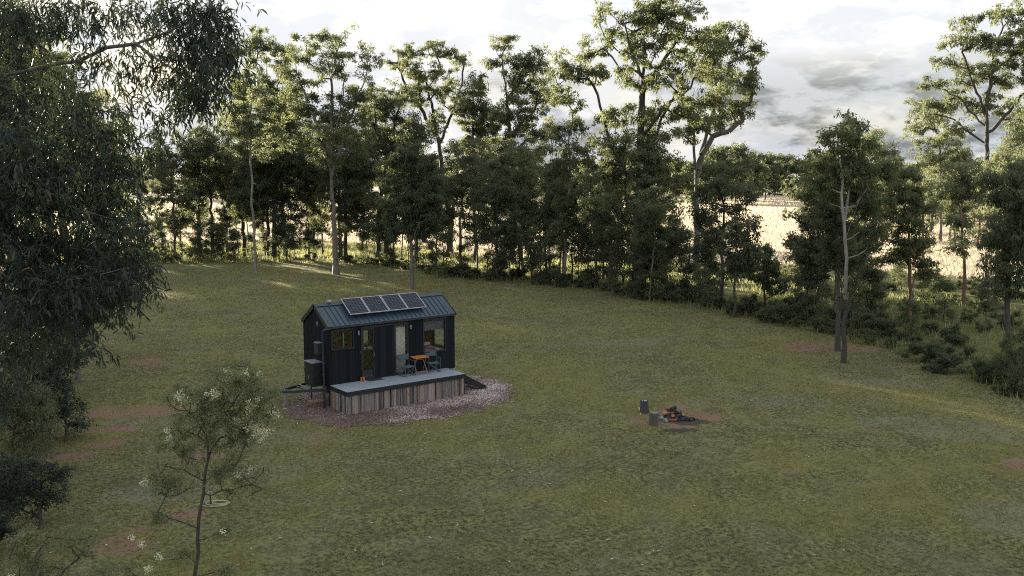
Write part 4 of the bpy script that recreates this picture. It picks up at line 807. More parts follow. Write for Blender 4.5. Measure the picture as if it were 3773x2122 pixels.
def wall_cols(mb, fn, a, b, zt, zb, op, board=None, tint=None):
    """vertical strips with gaps for the openings; fn(u0,u1,z0,z1,tint) adds a box; zt(u) is the top"""
    cols = splits(a, b, op)
    if board:
        e = a
        while e < b: cols.append(min(e + board, b)); e += board
        cols = sorted(set(round(c_, 4) for c_ in cols))
    edges = {round(a + i*board, 4) for i in range(int((b-a)/board)+2)} if board else set()
    tn = 0.5
    for c0, c1 in zip(cols[:-1], cols[1:]):
        if c0 in edges or not board: tn = rb.uniform(0.15, 0.85)
        u1 = c1 - (0.008 if (board and c1 in edges) else 0); mid = (c0 + c1)/2; top = min(zt(c0), zt(c1)); z = zb
        if u1 - c0 < 0.012: continue
        for o in sorted([o for o in op if o[0] <= mid <= o[1]], key=lambda o: o[2]) + [(0, 0, top, top)]:
            if o[2] - z > 0.01: fn(c0, u1, z, o[2], tn)
            z = o[3]
flat_t = lambda u: H_ - 0.02
gab = lambda v: H_ - 0.05 + RI*(1 - abs(v - W_/2)/(W_/2))
core = CB(); clad = CB(); lin = CB()
wall_cols(core, lambda a, b, c_, d, tn: core.box(a, b, 0.0, 0.09, c_, d), 0, L_, flat_t, -0.05, FO)
wall_cols(core, lambda a, b, c_, d, tn: core.box(a, b, W_-.09, W_, c_, d), 0, L_, flat_t, -0.05, BO)
wall_cols(core, lambda a, b, c_, d, tn: core.box(L_-.09, L_, a, b, c_, d), 0.091, W_-.091, flat_t, -0.05, SO)
core.box(0, 0.09, 0.091, W_-.091, -0.05, H_-.02)
core.build('wall', CHAR, cabin)
wall_cols(clad, lambda a, b, c_, d, tn: clad.box(a, b, -0.022, -0.001, c_, d, tn), -0.02, L_+.02, lambda u: H_-.03, -0.06, FO, 0.135)
wall_cols(clad, lambda a, b, c_, d, tn: clad.box(a, b, W_+.001, W_+.022, c_, d, tn), -0.02, L_+.02, lambda u: H_-.03, -0.06, BO, 0.135)
for v0 in np.arange(0, W_, 0.119):
    v1 = v0 + 0.112
    for X0, X1, op in ((-.022, -.001, []), (L_+.001, L_+.022, SO)):
        mid = (v0+v1)/2; segs = []; z = -.06; tn = rb.uniform(.15, .85)
        for o in [o for o in op if o[0] < mid < o[1]]: segs.append((z, o[2], None)); z = o[3]
        t0, t1 = gab(v0), gab(v1)
        for s0, s1, _ in segs: clad.box(X0, X1, v0, v1, s0, s1, tn)
        clad.add([(X0, v0, z), (X1, v0, z), (X1, v1, z), (X0, v1, z), (X0, v0, t0), (X1, v0, t0), (X1, v1, t1), (X0, v1, t1)],
                 [(0,3,2,1),(4,5,6,7),(0,1,5,4),(1,2,6,5),(2,3,7,6),(3,0,4,7)], tn)
clad.build('cladding', CHAR, cabin)
# gable core triangles
gc = CB()
for X0, X1 in ((0.0, .09), (L_-.09, L_)):
    v = [(X, y_, z_) for X in (X0, X1) for (y_, z_) in ((0.02, H_-.019), (W_-.02, H_-.019), (W_/2, H_+RI-.06))]
    gc.add(v, [(0, 1, 2), (5, 4, 3), (0, 3, 4, 1), (1, 4, 5, 2), (2, 5, 3, 0)])
gc.build('gable_end', CHAR, cabin)
# warm lining inside
wall_cols(lin, lambda a, b, c_, d, tn: lin.box(a, b, 0.092, 0.105, c_, d), .1, L_-.1, lambda u: H_-.05, 0.03, FO)
wall_cols(lin, lambda a, b, c_, d, tn: lin.box(a, b, W_-.105, W_-.092, c_, d), .1, L_-.1, lambda u: H_-.05, 0.03, BO)
wall_cols(lin, lambda a, b, c_, d, tn: lin.box(L_-.105, L_-.092, a, b, c_, d), .11, W_-.11, lambda u: H_-.05, 0.03, SO)
lin.box(.092, .105, .11, W_-.11, .03, H_-.05); lin.box(1.30, 1.34, .11, .95, .03, H_-.05); lin.box(4.20, 4.23, .9, W_-.11, .03, 1.5)
lin.build('inner_lining', OAK, cabin)
CB().box(.1, L_-.1, .1, W_-.1, -.05, .02).build('floor', FLOORM, cabin)
CB().box(.1, L_-.1, .1, W_-.1, H_-.04, H_-.02).build('ceiling', OAK, cabin)
# roof
def slope(u0, u1, s0, s1, w0, w1, side=1):
    """slab on a roof slope: u along x, s 0..1 eave to ridge, w off the plane"""
    e = np.array([0, -0.07, H_]); r = np.array([0, W_/2, H_ + RI]);
    if side < 0: e = np.array([0, W_ + .07, H_])
    d = r - e; n = np.cross([1, 0, 0], d)*side; n = n/np.linalg.norm(n)
    P_ = lambda u_, s_, w_: tuple(np.array([u_, 0, 0]) + e + d*s_ + n*w_)
    return [P_(u0, s0, w0), P_(u1, s0, w0), P_(u1, s1, w0), P_(u0, s1, w0), P_(u0, s0, w1), P_(u1, s0, w1), P_(u1, s1, w1), P_(u0, s1, w1)]
BOXF = [(0,3,2,1),(4,5,6,7),(0,1,5,4),(1,2,6,5),(2,3,7,6),(3,0,4,7)]
roof = CB()
for sd_ in (1, -1): roof.add(slope(-.06, L_+.06, 0, 1, -.07, 0, sd_), BOXF)
ro = roof.build('roof', ROOF, cabin)
ribs = CB()
for sd_ in (1, -1):
    for x_ in np.arange(0.30, L_-.2, 0.232): ribs.add(slope(x_, x_+.028, .045, .865, .0005, .034, sd_), BOXF)
ribs.build('roof_ribs', ROOF, ro)
rc_ = CB()
for sd_ in (1, -1):
    rc_.add(slope(-.07, L_+.07, .875, .998, .002, .042, sd_), BOXF)
    for a, b in ((-.072, .18), (L_-.16, L_+.072)): rc_.add(slope(a, b, -.005, .87, .001, .012, sd_), BOXF)
rc_.build('ridge_cap', DARKP, ro)
gt = CB(); gt.bar((-.07, -.095, H_-.05), (L_+.07, -.095, H_-.05), .05, .06); gt.bar((-.07, W_+.095, H_-.05), (L_+.07, W_+.095, H_-.05), .05, .06)
gt.build('gutter', DARKP, ro)
bg = CB()
for X0 in (-.085, L_+.062):
    bg = CB()
    for sd_ in (1, -1): bg.add(slope(X0, X0+.022, 0, 1, -.13, .045, sd_), BOXF)
    bg.build('barge_board', DARKP, ro)
cp = CB(); cp.lathe((0.65, W_/2, H_+RI+.02), [(.07, 0), (.07, .05), (.11, .06), (.09, .11), (.03, .13)], 14); cp.build('roof_vent', GALV, ro, smooth=False)
sk = CB(); sk.add(slope(1.2, 2.1, .45, .93, .01, .12, -1), BOXF); sk.build('skylight', BLACK, ro)
cp = CB(); cp.box(3.02, 3.1, W_/2-.06, W_/2+.02, H_+RI+.02, H_+RI+.16); cp.build('cable_box', GALV, ro)
# solar panels, two pairs
q00, q10, q11, q01 = [np.array(p_) for p_ in ((1.12, .19, 2.815), (4.88, .20, 2.815), (4.89, 1.09, 3.385), (1.13, 1.09, 3.385))]
nn = np.cross(q10-q00, q01-q00); nn /= np.linalg.norm(nn)
for i in range(4):
    a, b = i*.25 + (.003 if i else 0), (i+1)*.25 - .002
    if i == 2: a += .004
    Pq = lambda u_, v_, w_: tuple((q00*(1-u_)*(1-v_) + q10*u_*(1-v_) + q11*u_*v_ + q01*(1-u_)*v_) + nn*w_)
    def slab(u0, u1, v0, v1, w0, w1): return [Pq(u0, v0, w0), Pq(u1, v0, w0), Pq(u1, v1, w0), Pq(u0, v1, w0), Pq(u0, v0, w1), Pq(u1, v0, w1), Pq(u1, v1, w1), Pq(u0, v1, w1)]
    sp = CB(); sp.add(slab(a+.004, b-.004, .02, .98, 0, .025), BOXF); pan = sp.build('solar_panel', CELL, cabin)
    fr = CB(); e_ = .0075
    for (u0, u1, v0, v1) in ((a, b, 0, .03), (a, b, .97, 1), (a, a+e_, .03, .97), (b-e_, b, .03, .97)): fr.add(slab(u0, u1, v0, v1, -.005, .035), BOXF)
    fr.build('frame', SILVER, pan)
    gl_ = CB()
    for j in range(1, 6): u_ = a + (b-a)*j/6; gl_.add(slab(u_-.0006, u_+.0006, .03, .97, .0255, .0275), BOXF)
    for j in range(1, 10): v_ = .02 + .96*j/10; gl_.add(slab(a+e_, b-e_, v_-.0022, v_+.0022, .0256, .0272), BOXF)
    gl_.build('busbars', GALV, pan)
br = CB()
for x_ in (1.5, 2.6, 3.5, 4.5):
    for s_ in (.42, .75): br.add(slope(x_, x_+.04, s_, s_+.05, .0, .10, 1), BOXF)
br.build('mounting_bracket', GALV, cabin)
# windows and doors
def window(x0, x1, z0, z1, fw=.05, mull=(), proud=.045, name='window', parts=True, pane=True):
    f = CB()
    f.box(x0-fw, x1+fw, -proud, .06, z1, z1+fw); f.box(x0-fw, x1+fw, -proud-.015, .06, z0-fw, z0); f.box(x0-fw, x0, -proud+.003, .057, z0, z1); f.box(x1, x1+fw, -proud+.003, .057, z0, z1)
    for m_ in mull: f.box(m_-.028, m_+.028, -.02, .05, z0, z1)
    w_ = f.build(name, BLACK, cabin, bevel=.004)
    if pane: CB().box(x0, x1, .012, .018, z0, z1).build('pane', GLASS, w_)
    return w_
w1 = window(.14, 1.10, 1.49, 2.25, .055, (.63,))
w3 = window(4.60, 5.70, .87, 2.25, .06)
CB().box(4.53, 5.77, -.075, -.02, 2.315, 2.335).build('hood', DARKP, w3)
CB().box(4.60, 5.70, .07, .078, 1.79, 2.25).build('blind', BLIND, w3)
dr = CB(); dr.box(1.47, 3.79, -.05, .06, 2.23, 2.31); dr.box(1.47, 1.56, -.045, .055, 0, 2.23); dr.box(3.70, 3.79, -.045, .055, 0, 2.23); dr.box(1.56, 3.70, -.045, .055, .0, .035)
door = dr.build('door', BLACK, cabin, bevel=.004)
d2 = CB(); d2.box(1.562, 1.60, -.02, .03, .036, 2.229); d2.box(2.05, 2.11, -.02, .03, .036, 2.229); d2.box(1.601, 2.049, -.02, .03, .036, .11); d2.box(1.601, 2.049, -.02, .03, 2.13, 2.229)
lf = d2.build('door_leaf', BLACK, door); CB().box(1.60, 2.05, .002, .008, .11, 2.13).build('pane', GLASS, lf)
hd = CB(); hd.tube([(2.08, -.05, .98), (2.08, -.05, 1.14)], .011, 8); hd.box(2.065, 2.095, -.045, -.02, .99, 1.02); hd.box(2.065, 2.095, -.045, -.02, 1.10, 1.13); hd.build('handle', GALV, lf)
sl_ = CB()
for i in range(7): sl_.box(2.115 + i*.14, 2.115 + i*.14 + .134, -.03, -.005, .037, 2.228, rb.uniform(.3, 1.0))
sl_.build('sliding_panel', CHAR, door)
d3 = CB(); d3.box(3.096, 3.17, -.025, .03, .037, 2.228); d3.box(3.17, 3.70, -.02, .03, .037, .09); d3.box(3.17, 3.70, -.02, .03, 2.16, 2.228); d3.build('side_frame', BLACK, door)
CB().box(3.17, 3.70, .002, .008, .09, 2.16).build('pane', GLASS, door)
for (a, b, z0_, z1_) in BO:
    f = CB(); f.box(a-.04, b+.04, W_-.06, W_+.04, z1_, z1_+.04); f.box(a-.04, b+.04, W_-.06, W_+.04, z0_-.04, z0_); f.box(a-.04, a, W_-.06, W_+.04, z0_, z1_); f.box(b, b+.04, W_-.06, W_+.04, z0_, z1_)
    w_ = f.build('window', BLACK, cabin); CB().box(a, b, W_-.02, W_-.014, z0_, z1_).build('pane', GLASS, w_)
for (a, b, z0_, z1_) in SO:
    f = CB(); X0, X1 = L_-.12, L_+.05; f.box(X0, X1, a-.04, b+.04, z1_, z1_+.04); f.box(X0, X1, a-.04, b+.04, z0_-.04, z0_); f.box(X0, X1, a-.04, a, z0_, z1_); f.box(X0, X1, b, b+.04, z0_, z1_)
    w_ = f.build('window', BLACK, cabin); CB().box(L_-.02, L_-.014, a, b, z0_, z1_).build('pane', GLASS, w_)
# wall lights, keypad, vent
for x_ in (1.35, 3.90):
    w_ = CB(); w_.lathe((x_, -.075, 1.98), [(.036, 0), (.036, .17), (.03, .18)], 12); w_.box(x_-.02, x_+.02, -.05, -.022, 2.04, 2.10)
    w_.build('wall_lamp', mat('wall_lamp_blue_grey', (.16, .21, .25), (.2, .25, .29), .4, 5), cabin)
CB().box(1.395, 1.455, -.055, -.022, 1.17, 1.30).build('keypad', GALV if False else DARKP, cabin)
v = CB(); v.box(-.045, -.022, .90, 1.00, 2.39, 2.56)
for i in range(5): v.box(-.058, -.045, .905, .995, 2.40+i*.032, 2.418+i*.032)
v.build('gable_vent', GALV, cabin)
CB().box(5.15, 5.55, -.034, -.0225, .12, .56, .9).build('hatch', CHAR, cabin)
CB().box(5.78, L_+.06, -.07, -.0, -.085, -.063).build('base_flashing', SILVER, cabin)
# services on the left gable
dp = CB(); dp.tube([(.03, -.10, 2.36), (-.10, -.06, 2.36), (-.18, .02, 2.34), (-.215, .09, 2.26), (-.215, .10, 1.0), (-.215, .10, -.62), (-.215, .10, -.97)], .043, 12)
for z_ in (2.0, .9, -.2): dp.lathe((-.215, .10, z_), [(.05, 0), (.05, .05)], 12)
dp.build('downpipe', DARKP, cabin, smooth=True)
bx = CB(); bx.box(-.24, -.023, .55, .92, 1.22, 1.70); bo_ = bx.build('meter_box', mat('brown_grey_box', (.022, .020, .021), (.034, .031, .032), .5, 5), cabin, bevel=.01)
CB().box(-.26, -.023, .53, .94, 1.703, 1.722).build('lid', GALV, bo_)
cb = CB(); cb.box(-.52, -.06, .56, 1.31, -.12, .88); cbo = cb.build('gas_cabinet', BLACK, cabin, bevel=.012)
lid = CB(); lid.box(-.54, -.04, .54, 1.33, .882, .91); lid.build('lid', GALV, cbo)
cc = CB(); cc.box(-.524, -.521, .9, .93, .18, .34); cc.build('latch', mat('teal_latch', (.1, .35, .3), (.12, .4, .34), .4, 5), cbo)
tp = CB(); tp.tube([(-.10, .42, .38), (-.10, .30, .30), (-.10, .26, .20)], .013, 8); tp.tube([(-.03, .42, .38), (-.12, .42, .38)], .016, 8); tp.lathe((-.12, .36, 1.02), [(.02, 0), (.02, .05)], 8); tp.build('water_tap', SILVER, cabin)
pi = CB(); pi.tube([(-.05, .45, 1.2), (-.05, .45, -.3)], .014, 8); pi.tube([(-.05, .52, .5), (-.05, .52, -.6)], .012, 8); pi.build('service_pipe', BLACK, cabin)
# chassis, drawbar
ch = CB(); ch.box(.05, L_-.05, .06, W_-.06, -.20, -.062); ch.box(.02, L_-.02, .30, .40, -.38, -.201); ch.box(.02, L_-.02, 1.98, 2.08, -.38, -.201)
for x_ in (1.0, 2.4, 3.8, 5.2): ch.box(x_, x_+.08, .15, 2.2, -.34, -.205)
ch.build('chassis', BLACK, cabin)
db = CB(); db.bar((.3, .22, -.27), (-1.92, 1.12, -.25), .06, .11); db.bar((.3, 2.16, -.27), (-1.92, 1.20, -.25), .06, .11); db.bar((-.75, .68, -.245), (-.75, 1.70, -.245), .05, .05); db.bar((-1.35, .95, -.25), (-1.35, 1.42, -.25), .05, .05)
dbo = db.build('drawbar', DARKP, cabin)
CB().bar((-.62, .72, -.18), (-.62, 1.66, -.18), .04, .03).build('crossbar', GALV, dbo)
cpl = CB(); cpl.bar((-1.85, 1.16, -.22), (-2.12, 1.16, -.22), .10, .10); cpl.lathe((-2.14, 1.16, -.28), [(.03, 0), (.055, .03), (.055, .09), (.03, .12)], 12); cpl.bar((-1.98, 1.16, -.15), (-1.75, 1.16, -.09), .025, .03); cpl.build('coupling', BLACK, dbo)
jk = CB(); jk.tube([(-1.55, 1.02, -.05), (-1.55, 1.02, -.55)], .03, 10); jk.tube([(-1.55, 1.02, -.55), (-1.55, 1.02, -.90)], .022, 10); jk.lathe((-1.55, 1.02, -.97), [(.09, 0), (.09, .015), (.03, .03)], 12); jk.bar((-1.55, 1.02, -.04), (-1.55, .9, -.02), .02, .02); jk.build('stand_leg', GALV, dbo)
for x_, y_ in ((.12, .30), (.12, 2.05), (L_-.15, .3), (L_-.15, 2.05)):
    CB().tube([(x_, y_, -.2), (x_, y_, -.96)], .03, 8).build('support_leg', BLACK, cabin)
for x_ in (2.7, 3.5):
    for y_ in (.12, 2.10):
        w_ = CB(); w_.tube([(x_, y_, -.66), (x_, y_+.18, -.66)], .32, 24); wo_ = w_.build('wheel', RUBBER, cabin, bevel=.02)
# things inside
bed = empty('bed', (5.2, 1.2, Z0), 'low bed with rose blanket seen through the big front window', 'bed')
CB().box(4.30, 6.08, .35, 2.2, .02, .52).build('bed_base', OAK, bed); CB().box(4.30, 6.08, .33, 2.2, .523, .72).build('mattress', WHITE, bed, bevel=.03)
bl = CB(); rr_ = random.Random(9); nx_, ny_ = 22, 18; hgt = [[.735 + rr_.uniform(0, .03) + .05*math.sin(i*.9)*math.cos(j*.7) for j in range(ny_+1)] for i in range(nx_+1)]
bl.add([(4.28 + 1.5*i/nx_, .31 + 1.6*j/ny_, hgt[i][j] + .02) for i in range(nx_+1) for j in range(ny_+1)], [(i*(ny_+1)+j, (i+1)*(ny_+1)+j, (i+1)*(ny_+1)+j+1, i*(ny_+1)+j+1) for i in range(nx_) for j in range(ny_)])
b_ = bl.build('blanket', PINK, bed, smooth=True); sm = b_.modifiers.new('thick', 'SOLIDIFY'); sm.thickness = .03
CB().box(5.0, 5.5, 1.75, 2.15, .76, .90).build('pillow', WHITE, bed, bevel=.05); CB().box(5.55, 6.02, 1.72, 2.15, .76, .90).build('pillow', WHITE, bed, bevel=.05)
kt = empty('kitchen_bench', (2.8, 2.0, Z0), 'oak kitchen bench with sink seen through the glass door', 'kitchen bench')
CB().box(1.95, 4.0, 1.74, 2.26, .08, .90).build('cupboard', mat('olive_oak_front', (.20, .14, .045), (.27, .19, .07), .6, 2, stretch=(1, 1, 5)), kt); CB().box(1.93, 4.02, 1.70, 2.27, .903, .94).build('bench_top', WHITE, kt)
h_ = CB()
for i in range(5): h_.box(2.55+i*.16, 2.59+i*.16, 1.715, 1.738, .62, .64)
h_.build('handle', SILVER, kt)
tp = CB(); tp.tube([(2.95, 2.15, .94), (2.95, 2.15, 1.22), (2.95, 2.05, 1.27), (2.95, 1.97, 1.22)], .012, 8); tp.build('tap', SILVER, kt)
pot = empty('potted_herb', (2.78, 1.95, Z0+.94), 'small green pot plant beside the sink behind the glass door', 'plant'); CB().lathe((2.78, 1.95, .942), [(.04, 0), (.055, .10)], 12).build('pot', WHITE, pot)
rs = np.random.RandomState(4); V, F, ti = leaves(np.array([[2.78, 1.95, Z0+1.10]]), np.array([.10]), 90, .06, .03, rs, 0, .9); npmesh('foliage', V - wloc(pot), [F], LEAF['wattle'], pot, attr={'tint': ti})
cr = CB(); n_c = 46
cr.add([(3.18 + .50*i/n_c, .085 + .022*math.sin(i*1.05) + .008*math.sin(i*.37), z_) for z_ in (.05, 1.1, 2.17) for i in range(n_c+1)], [(k*(n_c+1)+i, k*(n_c+1)+i+1, (k+1)*(n_c+1)+i+1, (k+1)*(n_c+1)+i) for k in (0, 1) for i in range(n_c)])
co_ = cr.build('curtain', CLOTH, None, loc=(3.43, .09, Z0+.05), smooth=True); sm = co_.modifiers.new('thick', 'SOLIDIFY'); sm.thickness = .004
tagit(co_, 'long cream curtain hanging behind the narrow glass beside the sliding door', 'curtain')

# ------------------------------------------------------------------ deck
DX, DY = 5.76, -1.546
deck = empty('deck', (2.9, -.78, 0), 'raised grey deck with black edge and rough timber skirting before the tiny house', 'deck')
CB().box(0, DX, DY, -.052, -.035, 0).build('deck_surface', DECKM, deck, bevel=.004)
fa = CB(); fa.box(-.02, DX+.02, DY-.025, DY-.001, -.185, -.012); fa.box(-.022, -.001, DY, -.055, -.185, -.012); fa.box(DX+.001, DX+.022, DY, -.055, -.185, -.012); fa.build('fascia', BLACK, deck)
fr = CB(); fr.box(.02, DX-.02, DY+.03, -.08, -.17, -.04)
for x_ in np.arange(.2, 5.7, .9):
    for y_ in (DY+.12, -.2): fr.box(x_, x_+.09, y_, y_+.09, -.98, -.171)
fr.build('subframe', BLACK, deck)
sk = CB(); r2 = random.Random(8)
def planks(x0, x1, along):
    e = x0
    while e < x1 - .03:
        w_ = min(r2.choice([.035, .045, .055, .07, .09, .12]), x1 - e); off = r2.uniform(0, .03); th = r2.uniform(.012, .03); tn = min(1, max(0, r2.gauss(.45, .24))) if r2.random() > .05 else r2.uniform(.9, 1.05)
        zt_ = -.187 + r2.uniform(-.02, 0); zb_ = -.975 + r2.uniform(-.01, .03); g_ = r2.uniform(.003, .016); ln = r2.uniform(-.012, .012)
        if along == 'x': a_ = [(e, DY+.035+off-th), (e+w_-g_, DY+.035+off-th), (e+w_-g_, DY+.035+off), (e, DY+.035+off)]; sh = (ln, 0)
        elif along == 'l': a_ = [(.035-off+0, e), (.035-off+0, e+w_-g_), (.035-off-th, e+w_-g_), (.035-off-th, e)]; sh = (0, ln)
        else: a_ = [(DX-.035+off+th, e), (DX-.035+off+th, e+w_-g_), (DX-.035+off, e+w_-g_), (DX-.035+off, e)]; sh = (0, ln)
        sk.add([(p_[0], p_[1], zb_) for p_ in a_] + [(p_[0]+sh[0], p_[1]+sh[1], zt_) for p_ in a_], BOXF, tn); e += w_
planks(.03, DX-.03, 'x'); planks(DY+.05, -.06, 'l'); planks(DY+.05, -.06, 'r')
sk.build('skirting', SKIRT, deck)
st = empty('steps', (6.4, -.5, 0), 'black timber steps going down from the right end of the deck to the gravel', 'steps')
for y_ in (-1.10, -.16):
    s_ = CB(); v = [(X, yy, z_) for yy in (y_-.02, y_+.02) for (X, z_) in ((DX+.03, -.03), (DX+.03, -.34), (6.92, -.97), (7.2, -.97), (7.2, -.83))]
    s_.add(v, [(4, 3, 2, 1, 0), (5, 6, 7, 8, 9), (0, 1, 6, 5), (1, 2, 7, 6), (2, 3, 8, 7), (3, 4, 9, 8), (4, 0, 5, 9)]); s_.build('stringer', BLACK, st)
for i, (x_, z_) in enumerate(((5.90, -.24), (6.28, -.48), (6.66, -.72))): CB().box(x_, x_+.30, -1.078, -.182, z_-.04, z_).build('tread', DARKP, st)
CB().bar((5.9, -.63, -.42), (6.9, -.63, -1.0+.03), .03, .03).build('brace', GALV, st)

# ------------------------------------------------------------------ deck furniture
def director_chair():
    r = empty('director_chair', (0, 0, Z0), 'x', 'chair'); w_, d_ = .27, .20
    s = MB(); n_ = 9
    s.add([(-w_+.03 + (2*w_-.06)*i/n_, y_, .43 - .035*math.sin(math.pi*i/n_)) for y_ in (-d_, d_) for i in range(n_+1)], [(i, i+1, n_+2+i, n_+1+i) for i in range(n_)]); so_ = s.build('seat', STEELB, None)
    sm = so_.modifiers.new('thick', 'SOLIDIFY'); sm.thickness = .012; so_.parent = r
    s = MB(); s.add([(-w_ + 2*w_*i/n_, d_ + .05 + .03*math.sin(math.pi*i/n_), z_) for z_ in (.66, .90) for i in range(n_+1)], [(i, i+1, n_+2+i, n_+1+i) for i in range(n_)]); so_ = s.build('backrest', STEELB, None)
    sm = so_.modifiers.new('thick', 'SOLIDIFY'); sm.thickness = .014; so_.parent = r
    def P_(nm, b_): o = b_.build(nm, FRAMEB, None, smooth=False); o.parent = r
    for sx_ in (-1, 1):
        b_ = MB(); b_.tube([(sx_*w_, -d_-.02, .0), (sx_*w_, -d_-.02, .63)], .014, 8); P_('leg', b_)
        b_ = MB(); b_.tube([(sx_*w_, d_+.02, .0), (sx_*w_, d_+.02, .60), (sx_*w_, d_+.055, .92)], .014, 8); P_('leg', b_)
        b_ = MB(); b_.box(sx_*w_-.022, sx_*w_+.022, -d_-.04, d_+.03, .63, .652); P_('armrest', b_)
        b_ = MB(); b_.tube([(sx_*w_, -d_, .02), (sx_*w_, d_, .02)], .012, 6); P_('foot_rail', b_)
    for y_ in (-d_+.0, d_-.02):
        b_ = MB(); b_.tube([(-w_, y_, .03), (w_-.03, y_, .42)], .011, 6); b_.tube([(w_, y_+.016, .03), (-w_+.03, y_+.016, .42)], .011, 6); P_('cross_brace', b_)
    return r
c1 = director_chair(); c1.location = (3.52, -.36, Z0); c1.rotation_euler = (0, 0, math.radians(7)); c1['label'] = 'steel-blue folding director chair in front of the cream curtain'
c2 = c1.copy(); COL.objects.link(c2); c2.location = (4.84, -.34, Z0); c2.rotation_euler = (0, 0, math.radians(-10)); c2['label'] = 'steel-blue folding director chair under the big window'
for ch_ in list(c1.children):
    q_ = ch_.copy(); COL.objects.link(q_); q_.parent = c2
for q_ in (c1, c2): q_['group'] = 'director chairs at the small table'
tb = empty('folding_table', (4.17, -.32, Z0), 'small folding table with an orange slatted timber top between the two chairs', 'table', rz=math.radians(-2))
tb_ = MB()
for i in range(8): tb_.box(-.35+.0, .35, -.27+i*.0675, -.27+i*.0675+.06, .735, .755)
for x_ in (-.30, .26): tb_.box(x_, x_+.04, -.26, .26, .712, .734)
def TP(nm, b_, m_): o = b_.build(nm, m_, None); o.parent = tb; return o
TP('table_top', tb_, ORANGE)
for y0_, y1_ in ((-.24, .22), (.24, -.22)):
    for x_ in (-.24, .24):
        b_ = MB(); xx = x_ + (.022 if y0_ > 0 else 0)
        b_.bar((xx - (.04 if x_ < 0 else -.04), y0_, 0), (xx + (.03 if x_ < 0 else -.03)*1, y1_*.6, .712), .028, .022, (1, 0, 0)); TP('leg', b_, TLEG)
for z_, y_ in ((.12, -.20), (.60, .10)):
    b_ = MB(); b_.box(-.25, .25, y_-.012, y_+.012, z_-.014, z_+.014); TP('stretcher', b_, TLEG)
for i, (x_, a_) in enumerate(((1.385, -.5), (1.50, -.35))):
    bt = MB(); rz_ = a_
    ft = [(-.13, .032), (-.10, .045), (-.04, .046), (.02, .040), (.07, .036)]
    bt.tube([(0, -.14, .035), (0, -.10, .045), (0, -.04, .055), (0, .03, .06)], [.028, .04, .042, .045], 10); bt.tube([(0, .02, .03), (0, .02, .10), (0, .03, .20), (0, .035, .215)], [.045, .042, .048, .044], 10)
    bt.box(-.042, .042, -.165, .07, 0, .012)
    o = bt.build('boot', LEATHER, None, smooth=True); o.location = (x_, -.17 - i*.0, Z0+.001); o.rotation_euler = (0, 0, rz_); o.scale = (.85, .85, .8)
    tagit(o, ('tan leather ankle boot by the door, the one nearer the cabin corner' if i == 0 else 'tan leather ankle boot by the door, the one touching the mat'), 'boot', 'pair of tan boots on the deck')
o = CB().box(1.64, 2.34, -.40, -.075, .001, .014).build('doormat', RUBBER, None, loc=(1.99, -.24, Z0)); tagit(o, 'dark rectangular doormat on the deck at the glass door', 'doormat')
for o_ in (): pass

# ------------------------------------------------------------------ fire place
STUMP = woodmat('old_stump_bark', [(0.0, (.022, .020, .020)), (.5, (.07, .066, .064)), (1.0, (.19, .18, .17))], .9, .9, (7, 7, .7))
SAWN = woodmat('grey_sawn_end', [(0.0, (.10, .09, .085)), (.5, (.22, .20, .19)), (1.0, (.60, .59, .60))], .8, .4, (5, 5, 5))
PAINT = mat('flaking_white_paint', (.45, .45, .47), (.75, .75, .78), .7, 20)
rr_ = random.Random(4)
for i, (px_, y_, r_, h_, lb) in enumerate([(1621, 1040, .18, .50, 'flared sawn stump with white paint flecks on its dark top, behind the other stump'), (1645, 1072, .185, .48, 'straight grey barkless log stump nearest the burnt wood')]):
    g_ = G(px_, y_); g_[2] = float(ground_z(g_[0], g_[1]))
    e = empty('log_stool', g_, lb, 'stump', 'log stools by the fire place')
    s = MB(); nseg = 22; prof = [(r_*(1.12 if i == 0 else 1.02), -.03), (r_*(1.05 if i == 0 else 1), .08), (r_*.98, h_*.5), (r_*(.9 if i == 0 else .98), h_-.015), (r_*(.87 if i == 0 else .96), h_)]
    v = []
    amp = [1 + .05*math.sin(3*a*6.28/nseg+i) + rr_.uniform(-.035, .035) for a in range(nseg)]
    for (q, z_) in prof: v += [(g_[0]+q*amp[k]*math.cos(k*6.283/nseg), g_[1]+q*amp[k]*math.sin(k*6.283/nseg), g_[2]+z_) for k in range(nseg)]
    m_ = len(prof); f = [(a*nseg+k, a*nseg+(k+1) % nseg, (a+1)*nseg+(k+1) % nseg, (a+1)*nseg+k) for a in range(m_-1) for k in range(nseg)] + [tuple((m_-1)*nseg+k for k in range(nseg))]
    s.add(v, f, .45 + .15*i); s.build('side', STUMP, e)
    s = MB(); v = [(g_[0]+prof[-1][0]*.97*amp[k]*math.cos(k*6.283/nseg), g_[1]+prof[-1][0]*.97*amp[k]*math.sin(k*6.283/nseg), g_[2]+h_+.003) for k in range(nseg)]
    s.add(v, [tuple(range(nseg))], .15 if i == 0 else .3); s.build('top', SAWN if i else STUMP, e)
    if i == 0:
        s = MB()
        for k in range(26):
            a = rr_.uniform(0, 6.28); q = rr_.uniform(0, .10); cx_, cy_ = g_[0]+q*math.cos(a), g_[1]+q*math.sin(a); w_ = rr_.uniform(.012, .03); s.add([(cx_+w_*rr_.uniform(.6, 1.2)*math.cos(b_), cy_+w_*rr_.uniform(.6, 1.2)*math.sin(b_), g_[2]+h_+.006+k*.0001) for b_ in (0, 1.2, 2.4, 3.6, 5)], [(0, 1, 2, 3, 4)])
        s.build('paint_flecks', PAINT, e)
BURNT = mat('charcoal', (.010, .010, .011), (.045, .042, .042), .9, 14, 1.0); FRESH = mat('split_orange_wood', (.30, .13, .055), (.50, .26, .13), .7, 6, .3, stretch=(1, 6, 6)); REDW = mat('red_brown_wood', (.13, .045, .028), (.24, .09, .06), .8, 6, .4)
